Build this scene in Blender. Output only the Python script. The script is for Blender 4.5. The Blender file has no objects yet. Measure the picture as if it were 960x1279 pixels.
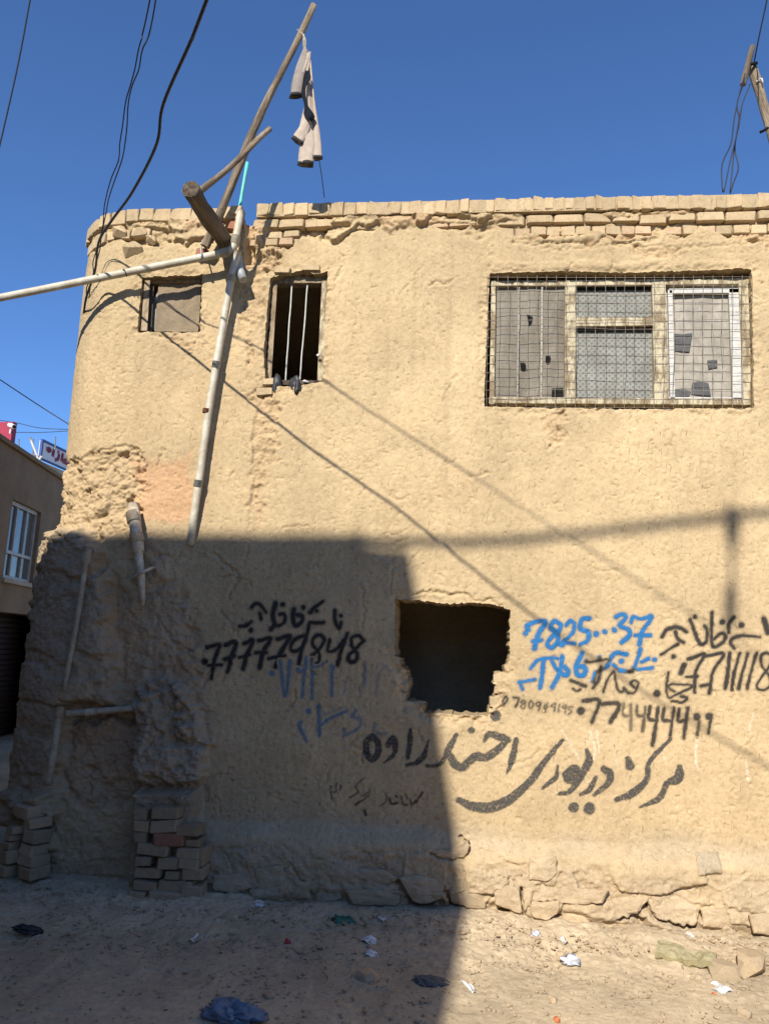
import bpy, bmesh, math, random
import numpy as np
from mathutils import Vector, Matrix, Quaternion
random.seed(7)
rng = np.random.default_rng(11)
scene = bpy.context.scene
COL = scene.collection

# ------------------------------------------------------------------ camera
CAM = np.array([0.0, -5.2, 1.7])
FPX, PCX, PCY = 961.0, 480.0, 639.5
PITCH, ROLL, YAW = (math.radians(a) for a in (10.0, 2.5, 6.5))
FW = np.array([-math.sin(YAW)*math.cos(PITCH), math.cos(YAW)*math.cos(PITCH), math.sin(PITCH)])
RT = np.array([math.cos(YAW), math.sin(YAW), 0.0])
UP = np.cross(RT, FW)
RT, UP = RT*math.cos(ROLL)+UP*math.sin(ROLL), -RT*math.sin(ROLL)+UP*math.cos(ROLL)
cam = bpy.data.cameras.new('camera')
cam.sensor_fit = 'VERTICAL'; cam.sensor_height = 34.6; cam.lens = 26.0
cam.clip_start = 0.05; cam.clip_end = 3000
camo = bpy.data.objects.new('camera', cam); COL.objects.link(camo)
camo.matrix_world = Matrix(((RT[0], UP[0], -FW[0], CAM[0]), (RT[1], UP[1], -FW[1], CAM[1]),
                            (RT[2], UP[2], -FW[2], CAM[2]), (0, 0, 0, 1)))
scene.camera = camo
scene.render.resolution_x, scene.render.resolution_y = 768, 1024

# ------------------------------------------------------------------ sky, sun, exposure
SUN = np.array([0.243, 1.0, -0.714])                       # direction the light travels
SUN_EL = math.atan2(0.714, math.hypot(0.243, 1.0))
world = bpy.data.worlds.new('World'); scene.world = world; world.use_nodes = True
wn = world.node_tree.nodes; wl = world.node_tree.links
sky = wn.new('ShaderNodeTexSky'); sky.sky_type = 'NISHITA'; sky.sun_disc = False
sky.sun_elevation = SUN_EL
sky.sun_rotation = math.atan2(-SUN[0], -SUN[1])
sky.altitude = 1500; sky.air_density = 1.0; sky.dust_density = 0.25; sky.ozone_density = 10.0
wl.new(sky.outputs[0], wn['Background'].inputs[0])
wn['Background'].inputs[1].default_value = 0.108
sl = bpy.data.lights.new('sun', 'SUN'); sl.energy = 4.3; sl.angle = math.radians(0.53); sl.color = (1.0, 0.945, 0.85)
so = bpy.data.objects.new('sun', sl); COL.objects.link(so)
so.rotation_euler = Vector(SUN).to_track_quat('-Z', 'Y').to_euler(); so.location = (-3, -12, 12)
scene.view_settings.view_transform = 'Standard'; scene.view_settings.look = 'None'
scene.view_settings.gamma = 1.0; scene.view_settings.use_curve_mapping = False
scene.view_settings.exposure = 0.8

# ------------------------------------------------------------------ helpers
def W(px, py, y=0.0):
    v = RT*(px-PCX) - UP*(py-PCY) + FW*FPX
    return CAM + v*((y-CAM[1])/v[1])
def proj(X, Y, Z):
    qx, qy, qz = X-CAM[0], Y-CAM[1], Z-CAM[2]
    d = qx*FW[0]+qy*FW[1]+qz*FW[2]
    return PCX+FPX*(qx*RT[0]+qy*RT[1]+qz*RT[2])/d, PCY-FPX*(qx*UP[0]+qy*UP[1]+qz*UP[2])/d
def gz(x, y):                                              # street level
    return 0.02 + 0.085*np.exp(np.minimum(0.25+y, 0.0)*1.6)
def WG(px, py):
    v = RT*(px-PCX) - UP*(py-PCY) + FW*FPX
    z = 0.05
    for _ in range(6):
        P = CAM + v*((z-CAM[2])/v[2]); z = float(gz(P[0], P[1]))
    return P
_h = rng.random((256, 256)).astype(np.float64)*2-1
def vn(x, y, seed=0):
    x = x+seed*17.31; y = y+seed*5.77
    xi = np.floor(x).astype(np.int64); yi = np.floor(y).astype(np.int64)
    fx = x-xi; fy = y-yi
    fx = fx*fx*fx*(fx*(fx*6-15)+10); fy = fy*fy*fy*(fy*(fy*6-15)+10)
    a = _h[xi & 255, yi & 255]; b = _h[(xi+1) & 255, yi & 255]
    c = _h[xi & 255, (yi+1) & 255]; d = _h[(xi+1) & 255, (yi+1) & 255]
    return (a*(1-fx)+b*fx)*(1-fy)+(c*(1-fx)+d*fx)*fy
def fbm(x, y, o=4, seed=0, g=0.5):
    r = 0; a = 1
    for i in range(o):
        r = r+a*vn(x*2**i, y*2**i, seed+i*3); a *= g
    return r
def worley(x, y, seed=0, jit=0.9):
    xi = np.floor(x).astype(np.int64); yi = np.floor(y).astype(np.int64)
    f1 = np.full(x.shape, 9.0); f2 = f1.copy(); ident = np.zeros(x.shape)
    for i in (-1, 0, 1):
        for j in (-1, 0, 1):
            cx = xi+i; cy = yi+j
            jx = (_h[(cx+seed*7) & 255, (cy+31) & 255]*jit+1)*0.5; jy = (_h[(cx+77) & 255, (cy+seed*13) & 255]*jit+1)*0.5
            dd = np.hypot(cx+jx-x, cy+jy-y)
            v = _h[(cx+113) & 255, (cy+seed+59) & 255]
            n = dd < f1
            f2 = np.where(n, f1, np.minimum(f2, dd)); ident = np.where(n, v, ident); f1 = np.where(n, dd, f1)
    return f1, f2, ident
def sst(a, b, x):
    t = np.clip((x-a)/(b-a), 0, 1); return t*t*(3-2*t)
def pdist(X, Y, pts):
    d = np.full(X.shape, 1e9)
    if len(pts) == 1: return np.hypot(X-pts[0][0], Y-pts[0][1])
    for (ax, ay), (bx, by) in zip(pts[:-1], pts[1:]):
        vx, vy = bx-ax, by-ay; L = vx*vx+vy*vy+1e-9
        t = np.clip(((X-ax)*vx+(Y-ay)*vy)/L, 0, 1)
        d = np.minimum(d, np.hypot(X-ax-t*vx, Y-ay-t*vy))
    return d
def inpoly(X, Y, P):
    r = np.zeros(X.shape, bool); n = len(P)
    for i in range(n):
        x1, y1 = P[i]; x2, y2 = P[(i+1) % n]
        if y1 == y2: continue
        c = ((y1 > Y) != (y2 > Y)) & (X < (x2-x1)*(Y-y1)/(y2-y1)+x1)
        r ^= c
    return r
def sdpoly(X, Y, P):                                       # >0 inside
    d = pdist(X, Y, list(P)+[P[0]])
    return np.where(inpoly(X, Y, P), d, -d)
def link(name, me, mat, parent=None):
    o = bpy.data.objects.new(name, me); COL.objects.link(o)
    if mat is not None and not me.materials: me.materials.append(mat)
    if parent is not None: o.parent = parent
    return o
def mesh_np(name, V, F, smooth=True):
    me = bpy.data.meshes.new(name)
    V = np.asarray(V, np.float32); F = np.asarray(F, np.int32); k = F.shape[1]
    me.vertices.add(len(V)); me.vertices.foreach_set('co', V.ravel())
    me.loops.add(F.size); me.loops.foreach_set('vertex_index', F.ravel())
    me.polygons.add(len(F)); me.polygons.foreach_set('loop_start', np.arange(0, F.size, k, dtype=np.int32))
    me.polygons.foreach_set('use_smooth', np.full(len(F), smooth))
    me.update(calc_edges=True); me.validate()
    return me
def attr(me, name, A):
    a = me.attributes.new(name, 'FLOAT_COLOR', 'POINT')
    A = np.asarray(A, np.float32)
    if A.shape[1] == 3: A = np.c_[A, np.ones(len(A), np.float32)]
    a.data.foreach_set('color', A.ravel())
def tag(o, label, cat, group=None):
    o['label'] = label; o['category'] = cat
    if group: o['group'] = group
    return o
def empty(name, loc=(0, 0, 0), parent=None):
    o = bpy.data.objects.new(name, None); COL.objects.link(o); o.location = loc; o.empty_display_size = 0.1
    if parent is not None: o.parent = parent
    return o
def bm_mesh(name, bm, smooth=False):
    me = bpy.data.meshes.new(name); bm.to_mesh(me); bm.free()
    if smooth: me.polygons.foreach_set('use_smooth', np.full(len(me.polygons), True))
    return me
def add_box(bm, x0, x1, y0, y1, z0, z1, bev=0.0, jit=0.0):
    vs = [bm.verts.new((x+random.uniform(-jit, jit), y+random.uniform(-jit, jit), z+random.uniform(-jit, jit)))
          for x in (x0, x1) for y in (y0, y1) for z in (z0, z1)]
    fs = [bm.faces.new([vs[i] for i in q]) for q in ((0, 1, 3, 2), (4, 6, 7, 5), (0, 4, 5, 1), (2, 3, 7, 6), (0, 2, 6, 4), (1, 5, 7, 3))]
    if bev:
        ed = list({e for f in fs for e in f.edges})
        bmesh.ops.bevel(bm, geom=ed, offset=bev, segments=2, affect='EDGES', profile=0.6)
def box_obj(name, b, mat, parent, bev=0.004, jit=0.0):
    bm = bmesh.new(); add_box(bm, *b, bev=bev, jit=jit)
    bmesh.ops.recalc_face_normals(bm, faces=bm.faces)
    return link(name, bm_mesh(name, bm), mat, parent)
def pxbox(x0, y0, x1, y1, yf, yb):                          # a box whose front face covers a rectangle of the facade
    mx, my = (x0+x1)/2, (y0+y1)/2
    return (W(x0, my, yf)[0], W(x1, my, yf)[0], yf, yb, W(mx, y1, yf)[2], W(mx, y0, yf)[2])
def catmull(P, n):
    P = np.array(P, float)
    if len(P) < 3:
        t = np.linspace(0, 1, n)[:, None]; return P[0]*(1-t)+P[-1]*t
    Q = np.vstack([2*P[0]-P[1], P, 2*P[-1]-P[-2]]); out = []
    for u in np.linspace(0, len(P)-1-1e-6, n):
        i = int(u); t = u-i; a, b, c, d = Q[i:i+4]
        out.append(0.5*((2*b)+(-a+c)*t+(2*a-5*b+4*c-d)*t*t+(-a+3*b-3*c+d)*t**3))
    return np.array(out)
def tube_vf(P, R, ns=10, cap=True, flat=1.0, rough=0.0, seed=0):
    P = np.asarray(P, float); n = len(P); R = np.full(n, R) if np.isscalar(R) else np.asarray(R)
    T = np.gradient(P, axis=0); T /= np.linalg.norm(T, axis=1)[:, None]
    u = np.cross(T[0], [0.3, 0.2, 0.93]); u /= np.linalg.norm(u); V = []
    rr = np.random.default_rng(seed)
    for i in range(n):
        u = u-T[i]*(u@T[i]); u /= np.linalg.norm(u); w = np.cross(T[i], u)
        for k in range(ns):
            a = 2*math.pi*k/ns; r = R[i]*(1+rough*rr.uniform(-1, 1))
            V.append(P[i]+r*(math.cos(a)*u+flat*math.sin(a)*w))
    F = [(i*ns+k, i*ns+(k+1) % ns, (i+1)*ns+(k+1) % ns, (i+1)*ns+k) for i in range(n-1) for k in range(ns)]
    if cap:
        for i in (0, n-1):
            c = len(V); V.append(P[i].copy())
            for k in range(ns): F.append((i*ns+k, i*ns+(k+1) % ns, c, c))
    return V, F
def tube(name, P, R, mat, parent=None, ns=10, flat=1.0, rough=0.0, seed=0, cap=True):
    V, F = tube_vf(P, R, ns, cap, flat, rough, seed)
    me = bpy.data.meshes.new(name); me.from_pydata([tuple(v) for v in V], [], [tuple(dict.fromkeys(f)) for f in F]); me.update()
    me.polygons.foreach_set('use_smooth', np.array([len(p.vertices) == 4 for p in me.polygons]))
    return link(name, me, mat, parent)
def pole(name, A, B, r0, r1, mat, parent=None, crook=0.0, ns=12, nseg=14, rough=0.03, seed=1):
    A = np.array(A, float); B = np.array(B, float); L = np.linalg.norm(B-A); rr = np.random.default_rng(seed)
    t = np.linspace(0, 1, nseg); k1, k2 = rr.uniform(0, 6, 2)
    P = np.c_[crook*np.sin(t*5+k1)*np.sin(t*math.pi), crook*np.sin(t*4+k2)*np.sin(t*math.pi), t*L]
    R = (r0+(r1-r0)*t)*(1+0.06*np.sin(t*13+k1)*(rough > 0))
    o = tube(name, P, R, mat, parent, ns, 1.0, rough, seed)
    o.rotation_mode = 'QUATERNION'; o.rotation_quaternion = Vector(B-A).to_track_quat('Z', 'Y'); o.location = A
    return o

# ------------------------------------------------------------------ materials
def mat_new(name):
    m = bpy.data.materials.new(name); m.use_nodes = True
    nt = m.node_tree; return m, nt, nt.nodes, nt.links, nt.nodes['Principled BSDF']
def nd(ns, typ, **kw):
    n = ns.new(typ)
    for k, v in kw.items():
        if k in ('i',):
            for a, b in v.items(): n.inputs[a].default_value = b
        else: setattr(n, k, v)
    return n
def noise_tex(ns, ls, co, scale, detail=4, rough=0.6, stretch=None):
    if stretch:
        mp = nd(ns, 'ShaderNodeMapping'); mp.inputs['Scale'].default_value = stretch; ls.new(co, mp.inputs['Vector']); co = mp.outputs[0]
    t = nd(ns, 'ShaderNodeTexNoise'); t.inputs['Scale'].default_value = scale; t.inputs['Detail'].default_value = detail
    t.inputs['Roughness'].default_value = rough; ls.new(co, t.inputs['Vector']); return t.outputs['Fac']
def ramp(ns, ls, fac, stops):
    r = nd(ns, 'ShaderNodeValToRGB'); e = r.color_ramp.elements
    while len(e) < len(stops): e.new(0.5)
    for k, (p, c) in enumerate(stops):
        e[k].position = p; e[k].color = (*c, 1) if len(c) == 3 else c
    ls.new(fac, r.inputs[0]); return r.outputs[0]
def mixc(ns, ls, blend, fac, a, b):
    m = nd(ns, 'ShaderNodeMix', data_type='RGBA', blend_type=blend); 
    for s, v in ((0, fac), (6, a), (7, b)):
        if hasattr(v, 'links'): ls.new(v, m.inputs[s])
        else: m.inputs[s].default_value = v if s == 0 else (*v, 1)
    return m.outputs[2]
def earth_mat(name, base=None, attrname=None, grain=1.0, bump=0.5, dist=0.004, rough=0.95, blot=0.16, rnd=0.0, straw=True, speck=0.42):
    m, nt, ns, ls, b = mat_new(name)
    co = nd(ns, 'ShaderNodeNewGeometry').outputs['Position']
    if attrname: c = nd(ns, 'ShaderNodeVertexColor', layer_name=attrname).outputs[0]
    else: c = nd(ns, 'ShaderNodeRGB'); c.outputs[0].default_value = (*base, 1); c = c.outputs[0]
    n1 = noise_tex(ns, ls, co, 2.2, 5, 0.65); n2 = noise_tex(ns, ls, co, 28*grain, 6, 0.7); n3 = noise_tex(ns, ls, co, 150*grain, 3, 0.6)
    c = mixc(ns, ls, 'MULTIPLY', 1.0, c, ramp(ns, ls, n1, [(0.3, (1-blot,)*3), (0.7, (1+blot*0.75, 1+blot*0.75, 1+blot*0.8))]))
    c = mixc(ns, ls, 'MULTIPLY', 1.0, c, ramp(ns, ls, n2, [(0.28, (0.80, 0.78, 0.76)), (0.5, (1, 1, 1)), (0.75, (1.12, 1.12, 1.13))]))
    c = mixc(ns, ls, 'MULTIPLY', 1.0, c, ramp(ns, ls, n3, [(0.26, (speck, speck*0.92, speck*0.84)), (0.36, (0.93, 0.92, 0.91)), (0.55, (1, 1, 1)), (0.8, (1.08, 1.08, 1.08))]))
    hsum = None
    if straw:
        for k, rot in enumerate((0.5, -0.7, 1.4)):
            mp = nd(ns, 'ShaderNodeMapping'); mp.inputs['Rotation'].default_value = (0.2*k, rot, 0.3); ls.new(co, mp.inputs['Vector'])
            s = noise_tex(ns, ls, mp.outputs[0], 46, 2, 0.5, (0.28, 1, 2.4))
            c = mixc(ns, ls, 'MIX', ramp(ns, ls, s, [(0.655, (0, 0, 0)), (0.72, (0.75,)*3)]), c, (0.51, 0.40, 0.25) if k == 0 else (0.22, 0.16, 0.095))
    if rnd:
        oi = nd(ns, 'ShaderNodeObjectInfo').outputs['Random']
        c = mixc(ns, ls, 'MULTIPLY', 1.0, c, ramp(ns, ls, oi, [(0, (1-rnd,)*3), (0.5, (1, 0.98, 0.96)), (1, (1+rnd*0.7,)*3)]))
    ls.new(c, b.inputs['Base Color']); b.inputs['Roughness'].default_value = rough; b.inputs['Specular IOR Level'].default_value = 0.12
    a0 = nd(ns, 'ShaderNodeMath', operation='MULTIPLY'); ls.new(n2, a0.inputs[0]); a0.inputs[1].default_value = 0.45
    a = nd(ns, 'ShaderNodeMath', operation='MULTIPLY_ADD'); ls.new(n3, a.inputs[0]); a.inputs[1].default_value = 0.65; ls.new(a0.outputs[0], a.inputs[2])
    bp = nd(ns, 'ShaderNodeBump'); bp.inputs['Strength'].default_value = bump; bp.inputs['Distance'].default_value = dist
    ls.new(a.outputs[0], bp.inputs['Height']); ls.new(bp.outputs[0], b.inputs['Normal'])
    return m
def plain_mat(name, col, rough=0.6, spec=0.3, var=0.2, scale=12, stretch=None, bump=0.2, dist=0.002, col2=None, metal=0.0, rnd=0.0, two=(0.42, 0.62)):
    m, nt, ns, ls, b = mat_new(name)
    co = nd(ns, 'ShaderNodeTexCoord').outputs['Object']
    n = noise_tex(ns, ls, co, scale, 6, 0.65, stretch); n2 = noise_tex(ns, ls, co, scale*6, 4, 0.6, stretch)
    c2 = col2 or tuple(v*(1-var) for v in col)
    c = ramp(ns, ls, n, [(two[0], c2), (two[1], col)])
    c = mixc(ns, ls, 'MULTIPLY', 1.0, c, ramp(ns, ls, n2, [(0.3, (1-var,)*3), (0.7, (1+var*0.5,)*3)]))
    if rnd:
        oi = nd(ns, 'ShaderNodeObjectInfo').outputs['Random']
        c = mixc(ns, ls, 'MULTIPLY', 1.0, c, ramp(ns, ls, oi, [(0, (1-rnd,)*3), (1, (1+rnd*0.5,)*3)]))
    ls.new(c, b.inputs['Base Color']); b.inputs['Roughness'].default_value = rough; b.inputs['Specular IOR Level'].default_value = spec
    b.inputs['Metallic'].default_value = metal
    bp = nd(ns, 'ShaderNodeBump'); bp.inputs['Strength'].default_value = bump; bp.inputs['Distance'].default_value = dist
    ls.new(n2, bp.inputs['Height']); ls.new(bp.outputs[0], b.inputs['Normal'])
    return m
MUD = np.array([0.44, 0.332, 0.19])
M = {}
M['wall'] = earth_mat('mud_plaster', attrname='tint', bump=0.8, dist=0.005)
M['ground'] = earth_mat('dusty_ground', attrname='tint', bump=0.65, dist=0.005, speck=0.72, straw=False, blot=0.2)
M['brick'] = earth_mat('mud_coated_brick', base=(0.445, 0.34, 0.205), bump=0.6, rnd=0.14)
M['brick_pink'] = earth_mat('fired_brick', base=(0.445, 0.32, 0.20), bump=0.6, rnd=0.12, straw=False)
M['brick_red'] = earth_mat('red_brick', base=(0.30, 0.14, 0.085), bump=0.6, rnd=0.15, straw=False)
M['brick_grey'] = earth_mat('old_grey_brick', base=(0.34, 0.25, 0.155), bump=0.6, rnd=0.18, straw=False)
M['stone'] = earth_mat('dusty_stone', base=(0.40, 0.31, 0.20), bump=0.5, rnd=0.12, straw=False)
M['inside'] = earth_mat('sooty_plaster', base=(0.52, 0.43, 0.29), bump=0.4, straw=False)
M['wood'] = plain_mat('weathered_wood', (0.35, 0.275, 0.19), 0.85, 0.15, 0.45, 30, (1, 1, 0.09), 1.0, 0.008, (0.15, 0.115, 0.08))
M['log'] = plain_mat('dark_log_wood', (0.20, 0.155, 0.11), 0.85, 0.15, 0.3, 26, (1, 1, 0.07), 0.8, 0.005, (0.10, 0.078, 0.056))
M['endgrain'] = plain_mat('cracked_end_grain', (0.16, 0.12, 0.085), 0.9, 0.1, 0.4, 30, None, 0.8, 0.004, (0.05, 0.04, 0.03))
M['frame'] = plain_mat('peeling_cream_paint', (0.47, 0.41, 0.275), 0.75, 0.2, 0.3, 22, (1, 1, 0.4), 0.6, 0.003, (0.22, 0.165, 0.10), two=(0.42, 0.56))
M['frame_old'] = plain_mat('bare_old_wood', (0.36, 0.28, 0.18), 0.85, 0.15, 0.3, 20, (1, 1, 0.3), 0.6, 0.004, (0.19, 0.14, 0.09))
M['dark_wood'] = plain_mat('dark_wood', (0.10, 0.075, 0.055), 0.8, 0.15, 0.3, 20, (1, 1, 0.2), 0.5, 0.003)
M['pvc'] = plain_mat('dusty_plastic_pipe', (0.52, 0.48, 0.38), 0.5, 0.4, 0.14, 9, None, 0.15, 0.002, (0.40, 0.35, 0.26))
M['pvc_old'] = plain_mat('muddy_plastic_pipe', (0.62, 0.55, 0.43), 0.65, 0.3, 0.22, 10, None, 0.35, 0.003, (0.40, 0.32, 0.22))
M['pvc_dull'] = plain_mat('dull_muddy_pipe', (0.40, 0.34, 0.25), 0.75, 0.2, 0.25, 14, None, 0.4, 0.003, (0.28, 0.225, 0.155))
M['pvc_grey'] = plain_mat('grey_plastic_pipe', (0.36, 0.37, 0.36), 0.5, 0.4, 0.15, 10)
M['turq'] = plain_mat('turquoise_paint', (0.12, 0.50, 0.42), 0.5, 0.4, 0.15, 10)
M['cable'] = plain_mat('black_cable', (0.022, 0.022, 0.026), 0.55, 0.35, 0.2, 10)
M['wire'] = plain_mat('rusty_wire', (0.27, 0.235, 0.18), 0.6, 0.4, 0.3, 40, None, 0.2, 0.001, (0.17, 0.12, 0.08))
M['bar'] = plain_mat('painted_bar', (0.55, 0.53, 0.47), 0.5, 0.4, 0.2, 30)
M['sheet'] = plain_mat('dusty_film', (0.155, 0.13, 0.092), 0.55, 0.35, 0.15, 6, (1, 1, 0.5), 0.25, 0.01)
M['sheet_pale'] = plain_mat('pale_dusty_film', (0.31, 0.275, 0.22), 0.5, 0.35, 0.2, 6, (1, 1, 0.5), 0.25, 0.01)
M['board'] = plain_mat('brown_board', (0.25, 0.19, 0.12), 0.75, 0.2, 0.2, 9, None, 0.4, 0.01)
M['white_frame'] = plain_mat('white_plastic_frame', (0.52, 0.50, 0.45), 0.5, 0.35, 0.18, 10)
M['black'] = plain_mat('black_gap', (0.015, 0.014, 0.013), 0.8, 0.1, 0.2, 10)
M['rag'] = plain_mat('dark_plastic_rag', (0.035, 0.035, 0.037), 0.5, 0.4, 0.3, 20)
M['rag_grey'] = plain_mat('grey_rag', (0.085, 0.085, 0.085), 0.6, 0.3, 0.3, 20)
M['cloth'] = plain_mat('beige_cloth', (0.43, 0.355, 0.285), 0.9, 0.1, 0.12, 25, None, 0.3, 0.003)
M['cloth_shade'] = plain_mat('shaded_cloth', (0.27, 0.235, 0.205), 0.9, 0.1, 0.15, 25, None, 0.3, 0.003)  # darker copy of the beige cloth, the left flap's shade painted into its colour
M['cloth_dark'] = plain_mat('navy_cloth', (0.014, 0.016, 0.024), 0.9, 0.1, 0.2, 25, None, 0.3, 0.003)
M['cloth_grey'] = plain_mat('grey_hem_cloth', (0.06, 0.06, 0.062), 0.9, 0.1, 0.2, 25)
M['rope'] = plain_mat('pale_rope', (0.45, 0.40, 0.32), 0.9, 0.1, 0.3, 60)
M['far_wall'] = earth_mat('alley_plaster', base=(0.30, 0.215, 0.135), bump=0.35, straw=False, blot=0.2)
M['opp_wall'] = earth_mat('street_plaster', base=(0.46, 0.345, 0.20), bump=0.35, straw=False, blot=0.2)
M['far_beige'] = earth_mat('pale_plaster', base=(0.50, 0.42, 0.31), bump=0.3, straw=False)
M['shutter'] = plain_mat('brown_shutter_paint', (0.04, 0.021, 0.016), 0.55, 0.3, 0.25, 8)
M['crimson'] = plain_mat('crimson_panel', (0.30, 0.02, 0.05), 0.5, 0.3, 0.1, 6)
M['sign_white'] = plain_mat('sign_white', (0.72, 0.72, 0.72), 0.4, 0.4, 0.05, 5)
M['sign_blue'] = plain_mat('sign_blue_frame', (0.04, 0.07, 0.22), 0.4, 0.4, 0.1, 5)
M['sign_red'] = plain_mat('sign_red', (0.45, 0.05, 0.06), 0.4, 0.4, 0.05, 5)
M['steel'] = plain_mat('grey_steel', (0.30, 0.31, 0.32), 0.4, 0.5, 0.2, 12, metal=0.6)
def patt_glass(name, base, sc):
    m, nt, ns, ls, b = mat_new(name)
    co = nd(ns, 'ShaderNodeTexCoord').outputs['Object']; w = []
    for rot in (0.785, -0.785):
        mp = nd(ns, 'ShaderNodeMapping'); mp.inputs['Rotation'].default_value = (0, rot, 0); ls.new(co, mp.inputs['Vector'])
        t = nd(ns, 'ShaderNodeTexWave', wave_type='BANDS', bands_direction='X'); t.inputs['Scale'].default_value = sc
        t.inputs['Distortion'].default_value = 0.4; ls.new(mp.outputs[0], t.inputs['Vector']); w.append(t.outputs['Fac'])
    mx = nd(ns, 'ShaderNodeMath', operation='MAXIMUM'); ls.new(w[0], mx.inputs[0]); ls.new(w[1], mx.inputs[1])
    c = ramp(ns, ls, mx.outputs[0], [(0.6, tuple(v*0.75 for v in base)), (0.95, tuple(v*1.25 for v in base))])
    c = mixc(ns, ls, 'MULTIPLY', 1.0, c, ramp(ns, ls, noise_tex(ns, ls, co, 7, 5), [(0.3, (0.7, 0.68, 0.65)), (0.7, (1.1, 1.1, 1.1))]))
    ls.new(c, b.inputs['Base Color']); b.inputs['Roughness'].default_value = 0.45; b.inputs['Specular IOR Level'].default_value = 0.2
    bp = nd(ns, 'ShaderNodeBump'); bp.inputs['Strength'].default_value = 0.35; bp.inputs['Distance'].default_value = 0.002
    ls.new(mx.outputs[0], bp.inputs['Height']); ls.new(bp.outputs[0], b.inputs['Normal']); return m
M['glass'] = patt_glass('patterned_glass', (0.20, 0.20, 0.175), 11)
M['far_glass'] = plain_mat('curtained_glass', (0.16, 0.15, 0.12), 0.12, 0.5, 0.3, 3, (1, 1, 0.1), 0.02)
def litter_mat(name, col, rough=0.4): return plain_mat(name, col, rough, 0.4, 0.25, 30, None, 0.3, 0.003)
M['paper'] = litter_mat('white_scrap', (0.70, 0.69, 0.66), 0.8)
M['bluebag'] = litter_mat('blue_plastic', (0.17, 0.23, 0.31), 0.35)
M['greenplastic'] = litter_mat('dark_green_plastic', (0.02, 0.16, 0.11), 0.3)
M['limepack'] = litter_mat('lime_packet', (0.34, 0.46, 0.12), 0.5)
M['oldpack'] = litter_mat('faded_olive_packet', (0.36, 0.31, 0.17), 0.7)
M['greyscrap'] = litter_mat('grey_rubber', (0.10, 0.11, 0.115), 0.7)
M['redscrap'] = litter_mat('red_scrap', (0.45, 0.05, 0.05), 0.5)
M['orangescrap'] = litter_mat('orange_scrap', (0.55, 0.16, 0.05), 0.5)
M['silver'] = litter_mat('silver_wrapper', (0.55, 0.56, 0.60), 0.3)
def spray_mat(name, col):
    m, nt, ns, ls, b = mat_new(name)
    co = nd(ns, 'ShaderNodeTexCoord').outputs['Object']
    at = nd(ns, 'ShaderNodeVertexColor', layer_name='spray')
    n = noise_tex(ns, ls, co, 75, 8, 0.85)
    c = mixc(ns, ls, 'MULTIPLY', 1.0, col, ramp(ns, ls, n, [(0.3, (0.75,)*3), (0.7, (1.3,)*3)]))
    ls.new(c, b.inputs['Base Color']); b.inputs['Roughness'].default_value = 0.8; b.inputs['Specular IOR Level'].default_value = 0.15
    sep = nd(ns, 'ShaderNodeSeparateColor'); ls.new(at.outputs[0], sep.inputs[0])      # R amount of paint, G how patchy it is
    w = nd(ns, 'ShaderNodeMath', operation='MULTIPLY'); ls.new(ramp(ns, ls, n, [(0.40, (1, 1, 1)), (0.50, (0, 0, 0))]), w.inputs[0]); ls.new(sep.outputs[1], w.inputs[1])
    inv = nd(ns, 'ShaderNodeMath', operation='SUBTRACT'); inv.inputs[0].default_value = 1; ls.new(w.outputs[0], inv.inputs[1])
    fa = nd(ns, 'ShaderNodeMath', operation='MULTIPLY'); ls.new(sep.outputs[0], fa.inputs[0]); ls.new(inv.outputs[0], fa.inputs[1])
    bp = nd(ns, 'ShaderNodeBump'); bp.inputs['Strength'].default_value = 0.4; bp.inputs['Distance'].default_value = 0.003
    ls.new(n, bp.inputs['Height']); ls.new(bp.outputs[0], b.inputs['Normal'])
    tr = nd(ns, 'ShaderNodeBsdfTransparent'); mx = nd(ns, 'ShaderNodeMixShader')
    ls.new(fa.outputs[0], mx.inputs[0]); ls.new(tr.outputs[0], mx.inputs[1]); ls.new(b.outputs[0], mx.inputs[2])
    ls.new(mx.outputs[0], nt.nodes['Material Output'].inputs[0]); return m
M['spray_black'] = spray_mat('black_spray', (0.030, 0.028, 0.027))
M['spray_grey'] = spray_mat('worn_black_paint', (0.062, 0.058, 0.052))
M['spray_blue'] = spray_mat('blue_spray', (0.02, 0.125, 0.30))
M['spray_faded'] = spray_mat('faded_blue_paint', (0.025, 0.165, 0.30))
M['spray_white'] = spray_mat('pale_scratch', (0.72, 0.63, 0.45))

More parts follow.
